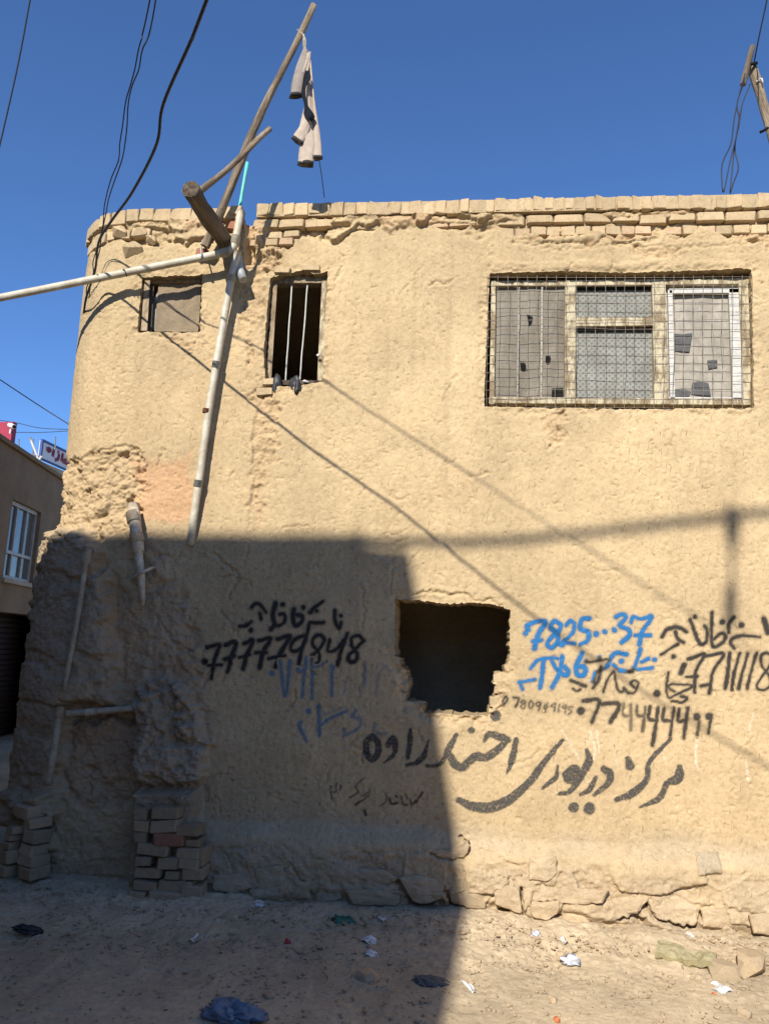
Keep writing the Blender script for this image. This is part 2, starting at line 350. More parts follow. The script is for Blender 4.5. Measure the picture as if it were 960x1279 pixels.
# ------------------------------------------------------------------ ground
def make_ground():
    def axis(parts): return np.unique(np.concatenate(parts))
    far = np.array([6, 9, 14, 25, 50, 120, 300, 800, 2000.])
    xs = axis([np.arange(-3.6, 2.4, 0.0095), -far, np.arange(-6, -3.6, 0.1), np.arange(2.4, 6, 0.1), far])
    ys = axis([np.arange(-2.0, 0.25, 0.0095), -far, np.arange(-6, -2.0, 0.1), np.arange(0.25, 6, 0.1), far])
    X, Y = np.meshgrid(xs, ys); nx = len(xs)
    Z = gz(X, Y)
    near = sst(2.4, 1.6, np.hypot(np.maximum(np.abs(X+0.5)-3, 0), np.maximum(np.abs(Y+0.8)-1.6, 0))+1.2)
    Z += 0.012*fbm(X*1.7, Y*1.7, 3, 1)
    base = sst(-0.75, -0.1, Y)
    rough = 0.25+0.75*sst(-1.1, -0.25, Y+0.15*vn(X*2, Y*2, 4))
    Z += near*rough*(0.010*fbm(X*7, Y*7, 4, 2)+0.0045*fbm(X*40, Y*40, 2, 5))+near*0.0022*vn(X*95, Y*95, 6)-near*0.010*sst(.45, .8, vn(X*4.5, Y*4.0, 19))
    f1, f2, idn = worley(X*22, Y*22, 3)
    Z += near*(idn > 0.35)*rough*0.013*np.clip(0.42-f1, 0, 1)*(1+idn)
    f1, f2, idn = worley(X*60, Y*60, 5)
    Z += near*(idn > 0.1)*0.006*np.clip(0.4-f1, 0, 1)
    Z += base*0.02*(1+vn(X*2.5, Y*2.5, 9))
    n = fbm(X*1.3, Y*1.3, 4, 7)
    c = np.array([0.44, 0.35, 0.228])[None, None]*(1+0.10*n[..., None])
    g = sst(0.1, 0.7, fbm(X*0.9+3, Y*0.9, 3, 8))[..., None]*0.35
    c = c*(1-g)+np.array([0.37, 0.30, 0.205])*g
    i = np.arange(len(ys)-1)[:, None]*nx+np.arange(nx-1)[None]
    F = np.stack([i, i+1, i+1+nx, i+nx], -1).reshape(-1, 4)
    me = mesh_np('ground', np.stack([X, Y, Z], -1).reshape(-1, 3), F)
    attr(me, 'tint', c.reshape(-1, 3))
    o = link('ground', me, M['ground']); o['kind'] = 'structure'
make_ground()

# ------------------------------------------------------------------ the mud-brick house: facade as one carved surface
house = empty('mud_brick_house', (-0.5, 0, 0))
tag(house, 'two-storey tan mud-brick house with rounded corner, broken wall opening and spray-painted numbers', 'house')
house.location = (0, 0, 0)
XC, RAD = -2.6, 0.62                                         # where the flat front ends and the corner starts to turn
ZTOP = 4.835
def base_pos(S, Z):
    th = np.clip((XC-S)/RAD, 0, math.pi/2); back = np.maximum((XC-S)-RAD*math.pi/2, 0)
    X = np.where(S >= XC, S, XC-RAD*np.sin(th)); Y = np.where(S >= XC, 0, RAD*(1-np.cos(th)))+back
    return X, Y, -np.sin(th), -np.cos(th)                    # position and outward normal
OPEN = {
 'small': [(177, 345), (252, 342), (249, 414), (171, 414)],
 'narrow': [(337, 346), (352, 341), (376, 337), (393, 341), (409, 338), (403, 476), (390, 479), (362, 483), (345, 482), (332, 480), (329, 440)],
 'big': [(611, 341), (700, 339), (800, 340), (870, 337), (938, 336), (941, 510), (770, 511), (604, 508)],
 'hole': [(480+x/5.333, 730+y/5.333) for x, y in ((75, 95), (200, 106), (420, 128), (600, 122), (700, 128), (795, 152), (835, 172), (832, 290), (828, 400), (834, 450), (820, 525), (798, 535), (795, 585), (730, 590), (726, 660), (756, 690), (752, 735), (728, 745), (725, 820), (692, 830), (688, 878), (470, 868), (270, 855), (274, 800), (150, 775), (148, 720), (165, 690), (160, 630), (148, 570), (108, 540), (104, 485), (72, 475))],
}
OPW = {k: [(W(x, y)[0], W(x, y)[2]) for x, y in v] for k, v in OPEN.items()}
OPD = {'small': 0.16, 'narrow': 0.17, 'big': 0.16, 'hole': 0.34}
def facade():
    H = 0.0074
    ss = np.unique(np.concatenate([np.arange(-3.66, 2.16, H), np.arange(-5.2, -3.66, 0.06), np.arange(2.16, 4.4, 0.05)]))
    zs = np.concatenate([np.arange(-0.12, ZTOP, H), [ZTOP]])
    S, Z = np.meshgrid(ss, zs); nx, nz = len(ss), len(zs)
    SC = (S[:-1, :-1]+S[1:, 1:])/2; ZC = (Z[:-1, :-1]+Z[1:, 1:])/2
    rem = np.zeros(SC.shape, int)
    for k, (nm, P) in enumerate(OPW.items()): rem[inpoly(SC, ZC, P)] = k+1
    # snap the rim of every opening onto its outline
    rv = np.zeros(S.shape, int); kv = np.zeros(S.shape, bool)
    for a in (0, 1):
        for b in (0, 1):
            sl = (slice(a, nz-1+a), slice(b, nx-1+b))
            rv[sl] = np.maximum(rv[sl], rem); kv[sl] |= rem == 0
    rim = (rv > 0) & kv
    for k, (nm, P) in enumerate(OPW.items()):
        idx = np.where(rim & (rv == k+1)); X = S[idx]; Y = Z[idx]; best = np.full(X.shape, 9.); bx = X.copy(); by = Y.copy()
        for (ax, ay), (cx, cy) in zip(P, P[1:]+P[:1]):
            vx, vy = cx-ax, cy-ay; t = np.clip(((X-ax)*vx+(Y-ay)*vy)/(vx*vx+vy*vy), 0, 1)
            d = np.hypot(X-ax-t*vx, Y-ay-t*vy); m = d < best
            best = np.where(m, d, best); bx = np.where(m, ax+t*vx, bx); by = np.where(m, ay+t*vy, by)
        j = 0.0035 if nm != 'hole' else 0.006
        S[idx] = bx+j*vn(by*60, bx*60, 3+k); Z[idx] = by+j*vn(bx*60, by*60, 9+k)
    BX, BY, NX, NY = base_pos(S, Z)
    PX, PY = proj(BX, BY, Z)
    vis = sst(0.7, 0.2, np.maximum(S-2.3, 0))
    wx = PX+7*fbm(S*9, Z*9, 3, 21); wy = PY+7*fbm(S*9+5, Z*9, 3, 22)        # wandering coordinates for broken edges
    # ---- relief
    D = 0.014*fbm(S*1.1, Z*1.1, 3, 1)+0.0032*fbm(S*5, Z*4, 3, 2)
    D += 0.0011*fbm(S*26, Z*20, 3, 3)+0.0011*vn(S*70, Z*70, 4)+0.0015*vn(S*130, Z*130, 17)
    D += 0.0016*np.abs(vn(S*34, Z*5, 14))*sst(0.0, 0.5, vn(S*1.5, Z*1.2, 15))
    D -= 0.0045*sst(0.55, 0.8, vn(S*48, Z*66, 5))*sst(0.0, 0.6, vn(S*2.2, Z*2.2, 6))   # chips
    D -= 0.009*sst(0.80, 0.93, vn(S*40, Z*52, 31))
    # tint
    T = np.ones(S.shape+(3,))*MUD
    def tint(mask, c, a=1.0):
        nonlocal T
        m = (np.clip(mask, 0, 1)*a)[..., None]; T = T*(1-m)+np.array(c)*m
    blot = fbm(S*0.9, Z*0.7, 4, 41); T *= (1+0.09*blot)[..., None]
    warm = sst(-.1, .7, fbm(S*1.4+7, Z*1.1, 4, 44)); tint(warm, (0.44, 0.315, 0.175), 0.3)
    streak = vn(S*9, Z*0.55, 42)*0.5+vn(S*23, Z*0.8, 43)*0.5
    T *= (1+0.06*streak*sst(1.2, 3.0, Z)-0.06*sst(.45, .9, vn(S*16, Z*.35, 45))*sst(.0, .6, vn(S*2, Z*.9, 46))*sst(2., 3.4, Z))[..., None]
    coarse = fbm(S*8, Z*11, 5, 7, 0.6); crumb = fbm(S*20, Z*26, 4, 8, 0.62)
    lumpy = fbm(S*3.2, Z*3.6, 3, 12); ledg = sst(0.62, 0.85, 1-np.abs(fbm(S*2.2+3, Z*4.5, 3, 13)))
    ridg = 1-np.abs(fbm(S*7, Z*10, 4, 9, 0.55))
    # ---- top: plaster lost under the parapet
    up = wy-np.interp(PX, [120, 180, 300, 330, 385, 430, 470, 560, 620, 700, 960], [300, 298, 286, 330, 296, 288, 276, 288, 294, 296, 296])
    lost = sst(4, -4, up+14*vn(S*5, Z*9, 10))
    D += lost*(-0.026+0.014*coarse+0.010*crumb)
    D += lost*0.042*sst(.08, .4, vn(S*2.6, Z*6, 18)+.25*vn(S*9, Z*12, 20))
    tint(lost*sst(-0.3, 0.6, vn(S*4, Z*6, 11)), (0.43, 0.275, 0.155), 0.55)
    for P, dep in (([(418, 262), (470, 262), (480, 275), (440, 290), (425, 300), (405, 292)], 0.036), ([(210, 268), (258, 262), (270, 285), (262, 300), (235, 306), (214, 292)], 0.034),
                   ([(500, 262), (600, 262), (610, 276), (560, 274), (530, 280)], 0.03), ([(640, 296), (700, 288), (770, 294), (820, 300), (760, 303)], 0.010)):
        sd = sdpoly(wx, wy, P); m = sst(-1.5, 2.5, sd); D += m*dep; D -= 0.014*np.exp(-((sd+2)/2.2)**2)
    # scraps of lost plaster lower down
    for P, dep in (([(786, 312), (842, 309), (848, 320), (815, 325), (790, 322)], 0.016), ([(312, 485), (342, 478), (346, 520), (336, 590), (322, 660), (312, 640), (318, 560)], 0.014),
                   ([(300, 300), (345, 285), (352, 335), (330, 345), (318, 420), (306, 480), (298, 400)], 0.012), ([(680, 520), (703, 512), (705, 545), (688, 560)], 0.007),
                   ([(195, 418), (262, 424), (258, 436), (230, 440)], 0.007)):
        sd = sdpoly(wx, wy, P); m = sst(-2, 3, sd); D += m*(-dep+0.010*crumb+0.006*coarse); tint(m, (0.44, 0.30, 0.165), 0.4)
    # the weathered arch above the corner
    arch = [(60, 600), (84, 574), (120, 562), (150, 557), (172, 562), (184, 580), (182, 640), (150, 665), (60, 690)]
    sd = sdpoly(wx, wy, arch); m = sst(-1.5, 2.5, sd); D += m*(-0.022+0.020*coarse+0.013*crumb); tint(m, (0.43, 0.31, 0.18), 0.6)
    sd = sdpoly(wx, wy, [(168, 578), (240, 570), (250, 640), (225, 655), (170, 640)]); m = sst(-8, 10, sd); tint(m, (0.50, 0.285, 0.155), 0.65); D += m*0.004*coarse
    D += m*0.003*np.abs(vn(S*60, Z*6, 16))
    # ---- the grey repair mass round the corner, standing proud
    mass = [(20, 720), (44, 690), (70, 662), (100, 655), (132, 690), (140, 760), (150, 880), (84, 884), (78, 985), (70, 1020), (-60, 1040), (-60, 700)]
    sd = sdpoly(wx, wy, mass); m = sst(-5, 9, sd); D += m*(0.115+0.012*lumpy+0.005*coarse+0.006*crumb-0.020*ledg); tint(m, (0.30, 0.235, 0.16), 0.85)
    low = sst(650, 800, PY)*sst(200, 110, PX); D += low*0.02*ridg*(1-m)
    m = sst(11, 5, pdist(wx, wy, [(166, 624), (170, 634)])); D -= m*0.05
    # bay between mass and pier, red clay
    sd = sdpoly(wx, wy, [(86, 892), (172, 892), (176, 1000), (120, 1020), (84, 1000)]); m = sst(-3, 5, sd); D += m*(-0.035+0.012*coarse+0.006*crumb); tint(m, (0.32, 0.19, 0.11), 0.85)
    sd = sdpoly(wx, wy, [(130, 700), (178, 760), (176, 892), (140, 892)]); m = sst(-8, 10, sd); tint(m, (0.32, 0.215, 0.13), 0.7); D += m*(0.012*lumpy+0.006*coarse+0.007*crumb-0.015)
    sd = sdpoly(wx, wy, [(80, 880), (172, 884), (172, 900), (80, 902)]); m = sst(-2, 3, sd); D += m*-0.07
    # rough strip that runs down the wall above the pier
    sd = sdpoly(wx, wy, [(160, 640), (205, 680), (245, 760), (262, 870), (264, 1000), (176, 1010), (172, 880), (178, 760)]); m = sst(-8, 12, sd)
    D += m*(0.012*lumpy+0.005*coarse+0.007*crumb+0.006-0.018*ledg); tint(m, (0.33, 0.245, 0.16), 0.6)
    sd = sdpoly(wx, wy, [(172, 860), (205, 838), (238, 870), (256, 930), (260, 968), (236, 985), (172, 985)]); m = sst(-4, 8, sd)
    D += m*(0.085+0.02*lumpy+0.006*coarse+0.008*crumb-0.028*ledg); tint(m, (0.285, 0.235, 0.17), 0.85)
    sd = sdpoly(PX+3*vn(S*12, Z*12, 33), PY, [(172, 984), (252, 984), (254, 1300), (166, 1300)]); m = sst(-3, 5, sd); D += m*0.165; tint(m, (0.24, 0.185, 0.125), 0.9)
    # corner foot
    sd = sdpoly(wx, wy, [(-80, 1000), (40, 985), (74, 992), (66, 1060), (60, 1200), (-80, 1200)]); m = sst(-4, 6, sd); D += m*(0.06+0.015*coarse)
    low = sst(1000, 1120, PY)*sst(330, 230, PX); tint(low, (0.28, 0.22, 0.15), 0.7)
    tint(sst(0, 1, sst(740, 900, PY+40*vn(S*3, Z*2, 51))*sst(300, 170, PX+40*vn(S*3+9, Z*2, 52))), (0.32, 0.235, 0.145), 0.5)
    # ---- plinth of stones under a dusty ledge
    ledge = np.interp(PX, [165, 260, 420, 600, 760, 960, 1100], [1012, 1024, 1032, 1046, 1054, 1066, 1074])
    q = PY-ledge+8*vn(S*3, Z*3, 61); on = sst(215, 262, PX)
    pl = sst(-6, 26, q)*on
    f1, f2, idn = worley(S*2.9+0.25*vn(S*4, Z*4, 62), Z*5.2+0.25*vn(S*4, Z*4, 63), 4)
    gap = f2-f1
    st = sst(10, 40, q)*on
    D += pl*0.085+st*(0.020*idn*sst(0, 0.06, gap)-0.020*sst(0.025, 0.0, gap)*sst(0.3, 0.8, np.abs(idn))+0.007*coarse+0.006*crumb+0.010*lumpy)
    dz = sst(60, 115, q)*on
    D += dz*(0.045+0.02*idn)
    und = np.interp(PX, [165, 420, 600, 760, 960], [1110, 1112, 1128, 1140, 1160])
    D -= sst(-4, 10, PY-und+10*vn(S*5, Z*0.1, 64))*on*0.055                      # eaten away where it meets the street
    tint(sst(-30, -2, q)*sst(26, 8, q)*on, (0.40, 0.315, 0.205), 0.75)
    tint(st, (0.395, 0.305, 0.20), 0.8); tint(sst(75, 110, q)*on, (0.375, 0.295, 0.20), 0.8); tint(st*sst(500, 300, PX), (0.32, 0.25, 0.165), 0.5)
    sd = sdpoly(PX, PY, [(866, 1064), (894, 1063), (896, 1087), (866, 1088)]); m = sst(-1, 1.5, sd); D += m*0.022; tint(m, (0.36, 0.30, 0.21), 0.8)
    # ---- rim of the knocked-out opening, crumbled brick
    hp = OPEN['hole']; dh = pdist(PX, PY, hp+hp[:1]); side = sst(800, 840, PY)
    m = sst(16, 3, dh+6*vn(S*14, Z*14, 71))*side; D += m*(-0.018+0.014*crumb+0.008*coarse); tint(m, (0.47, 0.345, 0.20), 0.6)
    m = sst(9, 2, pdist(wx, wy, [(497, 749), (636, 752)])); D += m*-0.006
    for nm in ('small', 'narrow', 'big'):
        hp = OPEN[nm]; dh = pdist(PX, PY, hp+hp[:1]); m = sst(13, 2, dh+6*vn(S*13, Z*13, 72)); D += m*(0.008*crumb-0.006)
    m = sst(7, 2, np.abs(PY-332+3*vn(S*6, Z, 73)))*sst(606, 625, PX)*sst(946, 930, PX); D += m*0.008
    # niche of the gutter slot
    sd = sdpoly(PX+1.5*vn(S*20, Z*20, 74), PY, [(305, 240), (318, 240), (317, 326), (306, 330)]); m = sst(-1, 2, sd); D -= m*0.075
    # ---- cracks
    cracks = [([(515, 742), (530, 741), (545, 738), (560, 743), (580, 742), (590, 750), (605, 752), (612, 748), (625, 757)], 1.4, .012),
              ([(84, 577), (100, 573), (118, 564), (150, 557), (172, 562), (182, 574)], 1.5, .012), ([(415, 300), (425, 318), (428, 330), (420, 345), (417, 352)], 1.1, .009),
              ([(420, 352), (410, 380), (412, 410)], .9, .005), ([(300, 540), (318, 600), (310, 660)], 1, .006), ([(453, 735), (455, 760), (452, 790)], .9, .006),
              ([(486, 650), (490, 700), (488, 742)], .8, .005), ([(262, 690), (285, 706), (300, 720), (285, 745)], 1.3, .01), ([(640, 303), (700, 312), (760, 306), (850, 309), (960, 302)], 1.1, .006),
              ([(925, 302), (958, 300)], 1.6, .012), ([(686, 560), (697, 540), (690, 522)], 1, .007), ([(250, 860), (262, 840), (285, 826)], 1.2, .008), ([(196, 770), (215, 800), (240, 815)], 1.2, .01),
              ([(576, 1046), (584, 1054), (585, 1064), (578, 1071), (560, 1070), (535, 1063)], 1.4, .030), ([(498, 1098), (515, 1126), (527, 1129), (552, 1122)], 1.7, .05), ([(555, 1106), (563, 1126), (590, 1134), (606, 1136)], 1.7, .05),
              ([(600, 1060), (618, 1066), (644, 1078)], 1.2, .012), ([(648, 1106), (650, 1122), (655, 1142), (625, 1134)], 1.5, .05), ([(606, 1126), (616, 1112), (634, 1102), (634, 1092)], 1.2, .012),
              ([(693, 1139), (706, 1142)], 1.8, .05), ([(732, 1148), (735, 1156), (731, 1160)], 1.8, .05), ([(808, 1124), (805, 1134)], 2.6, .06), ([(792, 1143), (800, 1146)], 3.0, .06), ([(668, 1100), (690, 1104), (697, 1085)], 1.2, .012), ([(770, 1144), (795, 1138), (806, 1126), (808, 1136), (820, 1146), (865, 1156), (872, 1138)], 1.7, .06), ([(850, 1120), (870, 1128), (886, 1128)], 1.4, .012), ([(906, 1131), (922, 1134), (958, 1138)], 1.4, .012)]
    rr = np.random.default_rng(5)
    for _ in range(95):
        x, y = rr.uniform(90, 955), rr.uniform(300, 1000); a = rr.choice([rr.normal(0, .4), rr.normal(1.57, .4)]); n = rr.integers(3, 6); P = [(x, y)]
        for _ in range(n):
            a += rr.normal(0, .5); L = rr.uniform(4, 13); x += L*math.cos(a); y += L*math.sin(a); P.append((x, y))
        cracks.append((P, rr.uniform(.6, 1.0), rr.uniform(.003, .009)))
    for P, w, dep in cracks:
        xs = [p[0] for p in P]; ys = [p[1] for p in P]
        b = (PX > min(xs)-14) & (PX < max(xs)+14) & (PY > min(ys)-14) & (PY < max(ys)+14)
        if not b.any(): continue
        jx = PX[b]+2.5*vn(S[b]*40, Z[b]*40, 81); jy = PY[b]+2.5*vn(S[b]*40+7, Z[b]*40, 82)
        d = pdist(jx, jy, P); D[b] -= dep*1.3*np.exp(-(d/(w*1.25))**2)
        D[b] += 0.003*np.exp(-((d-4)/3)**2)
    for _ in range(90):                                                          # nicks and pits
        x, y = rr.uniform(85, 955), rr.uniform(290, 1010); r = rr.uniform(1.0, 2.6); e = rr.uniform(.4, 1)
        b = (np.abs(PX-x) < 9) & (np.abs(PY-y) < 9)
        if b.any(): D[b] -= rr.uniform(.004, .013)*np.exp(-(((PX[b]-x)/r)**2+((PY[b]-y)/(r*e))**2))
    D *= np.where(vis > 0, 0.3+0.7*vis, 0.3)
    # pale rain splash and dirt near the foot of the lit wall
    tint(sst(900, 1040, PY)*sst(0, .6, vn(S*4, Z*3, 91)), (0.41, 0.305, 0.175), 0.5)
    V = np.stack([BX+NX*D, BY+NY*D, Z+0.0*D], -1)
    i = np.arange(nz-1)[:, None]*nx+np.arange(nx-1)[None]
    keep = (rem == 0)
    F = np.stack([i, i+1, i+1+nx, i+nx], -1)[keep]
    verts = V.reshape(-1, 3); tints = T.reshape(-1, 3)
    # reveals
    extraV, extraT, extraF = [], [], []; nv = len(verts)
    for k, nm in enumerate(OPW):
        R = rem == k+1; E = []
        a = R[:, 1:] & keep[:, :-1] | R[:, :-1] & keep[:, 1:]
        r, c = np.where(a); E.append(np.c_[r*nx+c+1, (r+1)*nx+c+1])
        a = R[1:] & keep[:-1] | R[:-1] & keep[1:]
        r, c = np.where(a); E.append(np.c_[(r+1)*nx+c, (r+1)*nx+c+1])
        E = np.vstack(E); u, inv = np.unique(E, return_inverse=True); inv = inv.reshape(E.shape)
        prev = u
        for dd in np.array([0.06, 0.2, 0.45, 1.0])*OPD[nm]:
            P = verts[u].copy(); P[:, 1] = np.maximum(P[:, 1]+dd*0.4, dd) if dd < OPD[nm]*0.3 else dd
            P[:, 0] += 0.006*vn(P[:, 2]*30, P[:, 0]*3+dd*40, 5); P[:, 2] += 0.006*vn(P[:, 0]*30, P[:, 2]*3+dd*40, 6)
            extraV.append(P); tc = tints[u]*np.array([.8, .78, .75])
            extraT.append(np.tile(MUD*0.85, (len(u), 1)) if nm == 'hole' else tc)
            new = nv+np.arange(len(u)); nv += len(u)
            extraF.append(np.c_[prev[inv[:, 0]], prev[inv[:, 1]], new[inv[:, 1]], new[inv[:, 0]]]); prev = new
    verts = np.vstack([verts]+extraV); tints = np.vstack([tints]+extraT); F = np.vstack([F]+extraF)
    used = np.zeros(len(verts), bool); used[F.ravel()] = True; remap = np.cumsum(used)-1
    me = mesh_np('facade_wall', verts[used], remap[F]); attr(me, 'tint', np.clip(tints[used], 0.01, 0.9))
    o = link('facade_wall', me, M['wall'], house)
    return dict(S=S, Z=Z, PX=PX, PY=PY, V=V, D=D, keep=keep, nx=nx)
FA = facade()
def wall_y(px, py):                                          # front of the relief at a point of the facade
    d = (FA['PX'][::4, ::4]-px)**2+(FA['PY'][::4, ::4]-py)**2
    k = np.unravel_index(np.argmin(d), d.shape); return float(FA['V'][::4, ::4][k][1])

# rest of the shell
def shell(name, boxes, mat):
    bm = bmesh.new()
    for b in boxes: add_box(bm, *b)
    bmesh.ops.recalc_face_normals(bm, faces=bm.faces)
    return link(name, bm_mesh(name, bm), mat, house)
shell('roof', [(-2.75, 4.4, 0.12, 5.2, 4.62, 4.78), (-3.12, -2.75, 0.66, 5.2, 4.62, 4.78)], M['stone'])
shell('parapet_core', [(-2.55, -1.84, -0.020, 0.3, 4.842, 4.93), (-1.655, 4.4, -0.031, 0.3, 4.85, 4.948)], M['brick'])
shell('floor_slab', [(-2.75, 4.4, 0.36, 5.2, 2.72, 2.95)], M['inside'])
shell('ground_floor', [(-2.95, 4.4, 0.36, 5.2, 0.1, 0.3)], M['inside'])
shell('back_wall', [(-3.2, 4.4, 5.2, 5.5, -0.1, 4.9)], M['inside'])
shell('room_wall', [(-2.95, 4.4, 1.75, 1.95, 0.3, 2.72)], M['inside'])
shell('side_wall', [(-3.2, -3.0, 1.4, 5.2, -0.1, 4.9)], M['wall'] if False else M['stone'])
shell('end_wall', [(4.4, 4.7, -0.02, 5.5, -0.1, 4.9)], M['stone'])
shell('partition_wall', [(-0.12, -0.05, 0.30, 5.2, 2.95, 4.62)], M['inside'])

# ------------------------------------------------------------------ bricks
def brick_variants(n, jit=0.045, bev=0.10):
    out = []
    for k in range(n):
        bm = bmesh.new(); add_box(bm, -.5, .5, -.5, .5, -.5, .5, jit=jit)
        bmesh.ops.bevel(bm, geom=list(bm.edges), offset=bev*random.uniform(.6, 1.3), segments=1, affect='EDGES')
        for v in bm.verts: v.co += Vector([random.uniform(-.03, .03) for _ in range(3)])
        bmesh.ops.recalc_face_normals(bm, faces=bm.faces)
        bm.normal_update(); nr = [max(v.link_faces, key=lambda f: f.calc_area()).normal.copy() for v in bm.verts]
        me = bm_mesh('brick', bm, True); me.normals_split_custom_set_from_vertices([tuple(n_.normalized()) for n_ in nr]); out.append(me)   # flat faces, worn edges
    return out
# rough stones set into the foot of the wall
def rock_mesh(name, seed, n=26, flat=1.0):
    rr = random.Random(seed); bm = bmesh.new()
    for _ in range(n):
        v = Vector([rr.gauss(0, 1) for _ in range(3)]).normalized()
        v = Vector([max(-.78, min(.78, c*rr.uniform(1.0, 1.25))) for c in v]); bm.verts.new((v.x*.62, v.y*.62, v.z*.62*flat))
    r = bmesh.ops.convex_hull(bm, input=list(bm.verts))
    bmesh.ops.delete(bm, geom=[e for e in r['geom_interior'] if isinstance(e, bmesh.types.BMVert)], context='VERTS')
    bmesh.ops.recalc_face_normals(bm, faces=bm.faces)
    return bm_mesh(name, bm)
RK = [rock_mesh('stone', k) for k in range(8)]
for m_ in RK: m_.materials.append(M['stone'])
RKM = [m_.copy() for m_ in RK]
for m_ in RKM: m_.materials.clear(); m_.materials.append(M['brick'])
BR = brick_variants(14); CACHE = {}
def brick(c, size, mat, rot=(0, 0, 0), name='brick', parent=None):
    k = random.randrange(len(BR)); key = (k, mat)
    if key not in CACHE: me = BR[k].copy(); me.materials.append(M[mat]); CACHE[key] = me
    o = bpy.data.objects.new(name, CACHE[key]); COL.objects.link(o); o.parent = parent or house
    o.location = c; o.scale = size; o.rotation_euler = rot; return o
def run(s0, s1, z0, z1, w0, w1, depth, proud, mats, tilt=0.012, skip=0.0, gap=0.0035):
    s = s0
    while s < s1:
        w = random.uniform(w0, w1)
        if random.random() >= skip:
            sc = s+w/2; X, Y, NX, NY = (float(v) for v in base_pos(np.array(sc), 0))
            p = proud+random.uniform(-.006, .006); zc = (z0+z1)/2+random.uniform(-.007, .005)+0.006*math.sin(sc*3.1)
            brick((X+NX*(p-depth/2), Y+NY*(p-depth/2), zc), (w-gap, depth, (z1-z0)*random.uniform(.93, 1.07)), random.choice(mats),
                  (random.uniform(-tilt, tilt), random.uniform(-tilt, tilt), math.atan2(NX, -NY)+random.uniform(-tilt, tilt)))
        s += w
run(-3.45, -1.84, 4.835, 4.945, 0.10, 0.16, 0.22, 0.030, ['brick'])                 # edge-on capping course
run(-1.66, 2.6, 4.848, 4.958, 0.065, 0.11, 0.22, 0.040, ['brick'])
run(-1.68, -1.28, 4.762, 4.828, 0.19, 0.22, 0.14, 0.030, ['brick'])
run(0.14, 2.6, 4.765, 4.832, 0.19, 0.225, 0.14, 0.016, ['brick'])
run(-1.15, 0.14, 4.765, 4.828, 0.10, 0.22, 0.14, 0.000, ['brick', 'brick', 'brick_pink'], 0.05, 0.35)
run(-1.68, -1.36, 4.690, 4.745, 0.10, 0.13, 0.10, 0.004, ['brick_pink', 'brick'])
run(-1.70, -1.45, 4.628, 4.682, 0.09, 0.13, 0.10, 0.004, ['brick_pink', 'brick'])
run(0.05, 2.6, 4.683, 4.750, 0.095, 0.12, 0.10, -0.008, ['brick_pink', 'brick', 'brick'], 0.02, 0.06)
run(-2.55, -2.10, 4.70, 4.76, 0.14, 0.2, 0.10, -0.014, ['brick_pink', 'brick'], 0.06, 0.3)
run(-3.2, -2.55, 4.71, 4.79, 0.10, 0.18, 0.12, 0.010, ['brick'], 0.12, 0.15)
for px, py, w, h in ((166, 312, 22, 17), (176, 292, 18, 12), (150, 290, 16, 14), (190, 300, 12, 10)):   # lumps at the corner top
    p = W(px, py, 0.0); o = bpy.data.objects.new('stone', RKM[(px*7) % 8]); COL.objects.link(o); o.parent = house; o.location = p; o.scale = (w*.0068, .08, h*.0068); o.rotation_euler = (.2, random.uniform(-.5, .5), .2)
for px, py, w, h, mt in ((291, 285, 14, 10, 'brick_red'), (254, 318, 14, 10, 'brick_red'), (296, 266, 15, 12, 'brick'), (288, 300, 10, 10, 'brick_pink')):
    p = W(px, py, 0.0); brick(p, (w*.0062, .10, h*.0062), mt, (0, 0.05, 0))
for px, py, w, h in ((353, 339, 20, 8), (389, 336, 22, 7), (331, 490, 20, 9), (336, 478, 14, 8)):      # round the narrow window
    p = W(px, py, 0.022); brick(p, (w*.0060, .06, h*.006), 'brick', (random.uniform(-.1, .1), random.uniform(-.1, .1), 0))
for x0, y0, x1, y1 in ((484, 822, 500, 831), (486, 835, 507, 848), (489, 852, 509, 862), (490, 864, 508, 874), (502, 876, 530, 889), (616, 842, 634, 852), (617, 856, 636, 866), (611, 870, 622, 882)):
    p = W((x0+x1)/2, (y0+y1)/2, 0.070); brick(p, ((x1-x0)*.0056, .12, (y1-y0)*.0056), 'brick', (random.uniform(-.05, .05), random.uniform(-.06, .06), random.uniform(-.05, .05)))
PIER = ((180, 450, 290, 535), (180, 540, 300, 625), (185, 630, 290, 718), (310, 430, 545, 525), (300, 540, 540, 640), (520, 580, 700, 665), (325, 650, 580, 750), (195, 735, 460, 820), (510, 760, 690, 840), (185, 825, 315, 895), (360, 835, 525, 925), (535, 850, 690, 925), (180, 915, 410, 1000), (430, 945, 545, 1010), (555, 920, 730, 1010), (160, 1020, 355, 1095), (370, 1020, 645, 1105), (130, 1110, 270, 1175), (285, 1110, 535, 1195), (550, 1060, 720, 1175), (130, 1190, 400, 1260), (420, 1200, 690, 1270), (590, 690, 700, 745), (700, 760, 745, 900))
for k, (x0, y0, x1, y1) in enumerate(PIER):
    yf = -0.215-0.05*(k > 14)*((y0-900)/350); p = W(140+(x0+x1)/2/6.39, 940+(y0+y1)/2/6.39, yf+random.uniform(-.02, .02))
    brick((p[0], p[1]+.05, p[2]), ((x1-x0)/6.39*.0052, .15, (y1-y0)/6.39*.0051), 'brick_red' if k == 6 else 'brick_grey', (random.uniform(-.06, .06), random.uniform(-.05, .05)+(-.06 if k in (4, 5) else 0), random.uniform(-.09, .09)))
CORN = ((270, 420, 390, 500), (110, 490, 250, 545), (265, 520, 385, 620), (110, 550, 220, 600), (80, 605, 200, 660), (230, 640, 370, 720), (50, 690, 200, 790), (220, 730, 380, 820), (220, 830, 380, 920), (0, 800, 170, 890), (10, 910, 130, 980), (250, 940, 350, 1010), (0, 1010, 100, 1080), (180, 300, 380, 400))
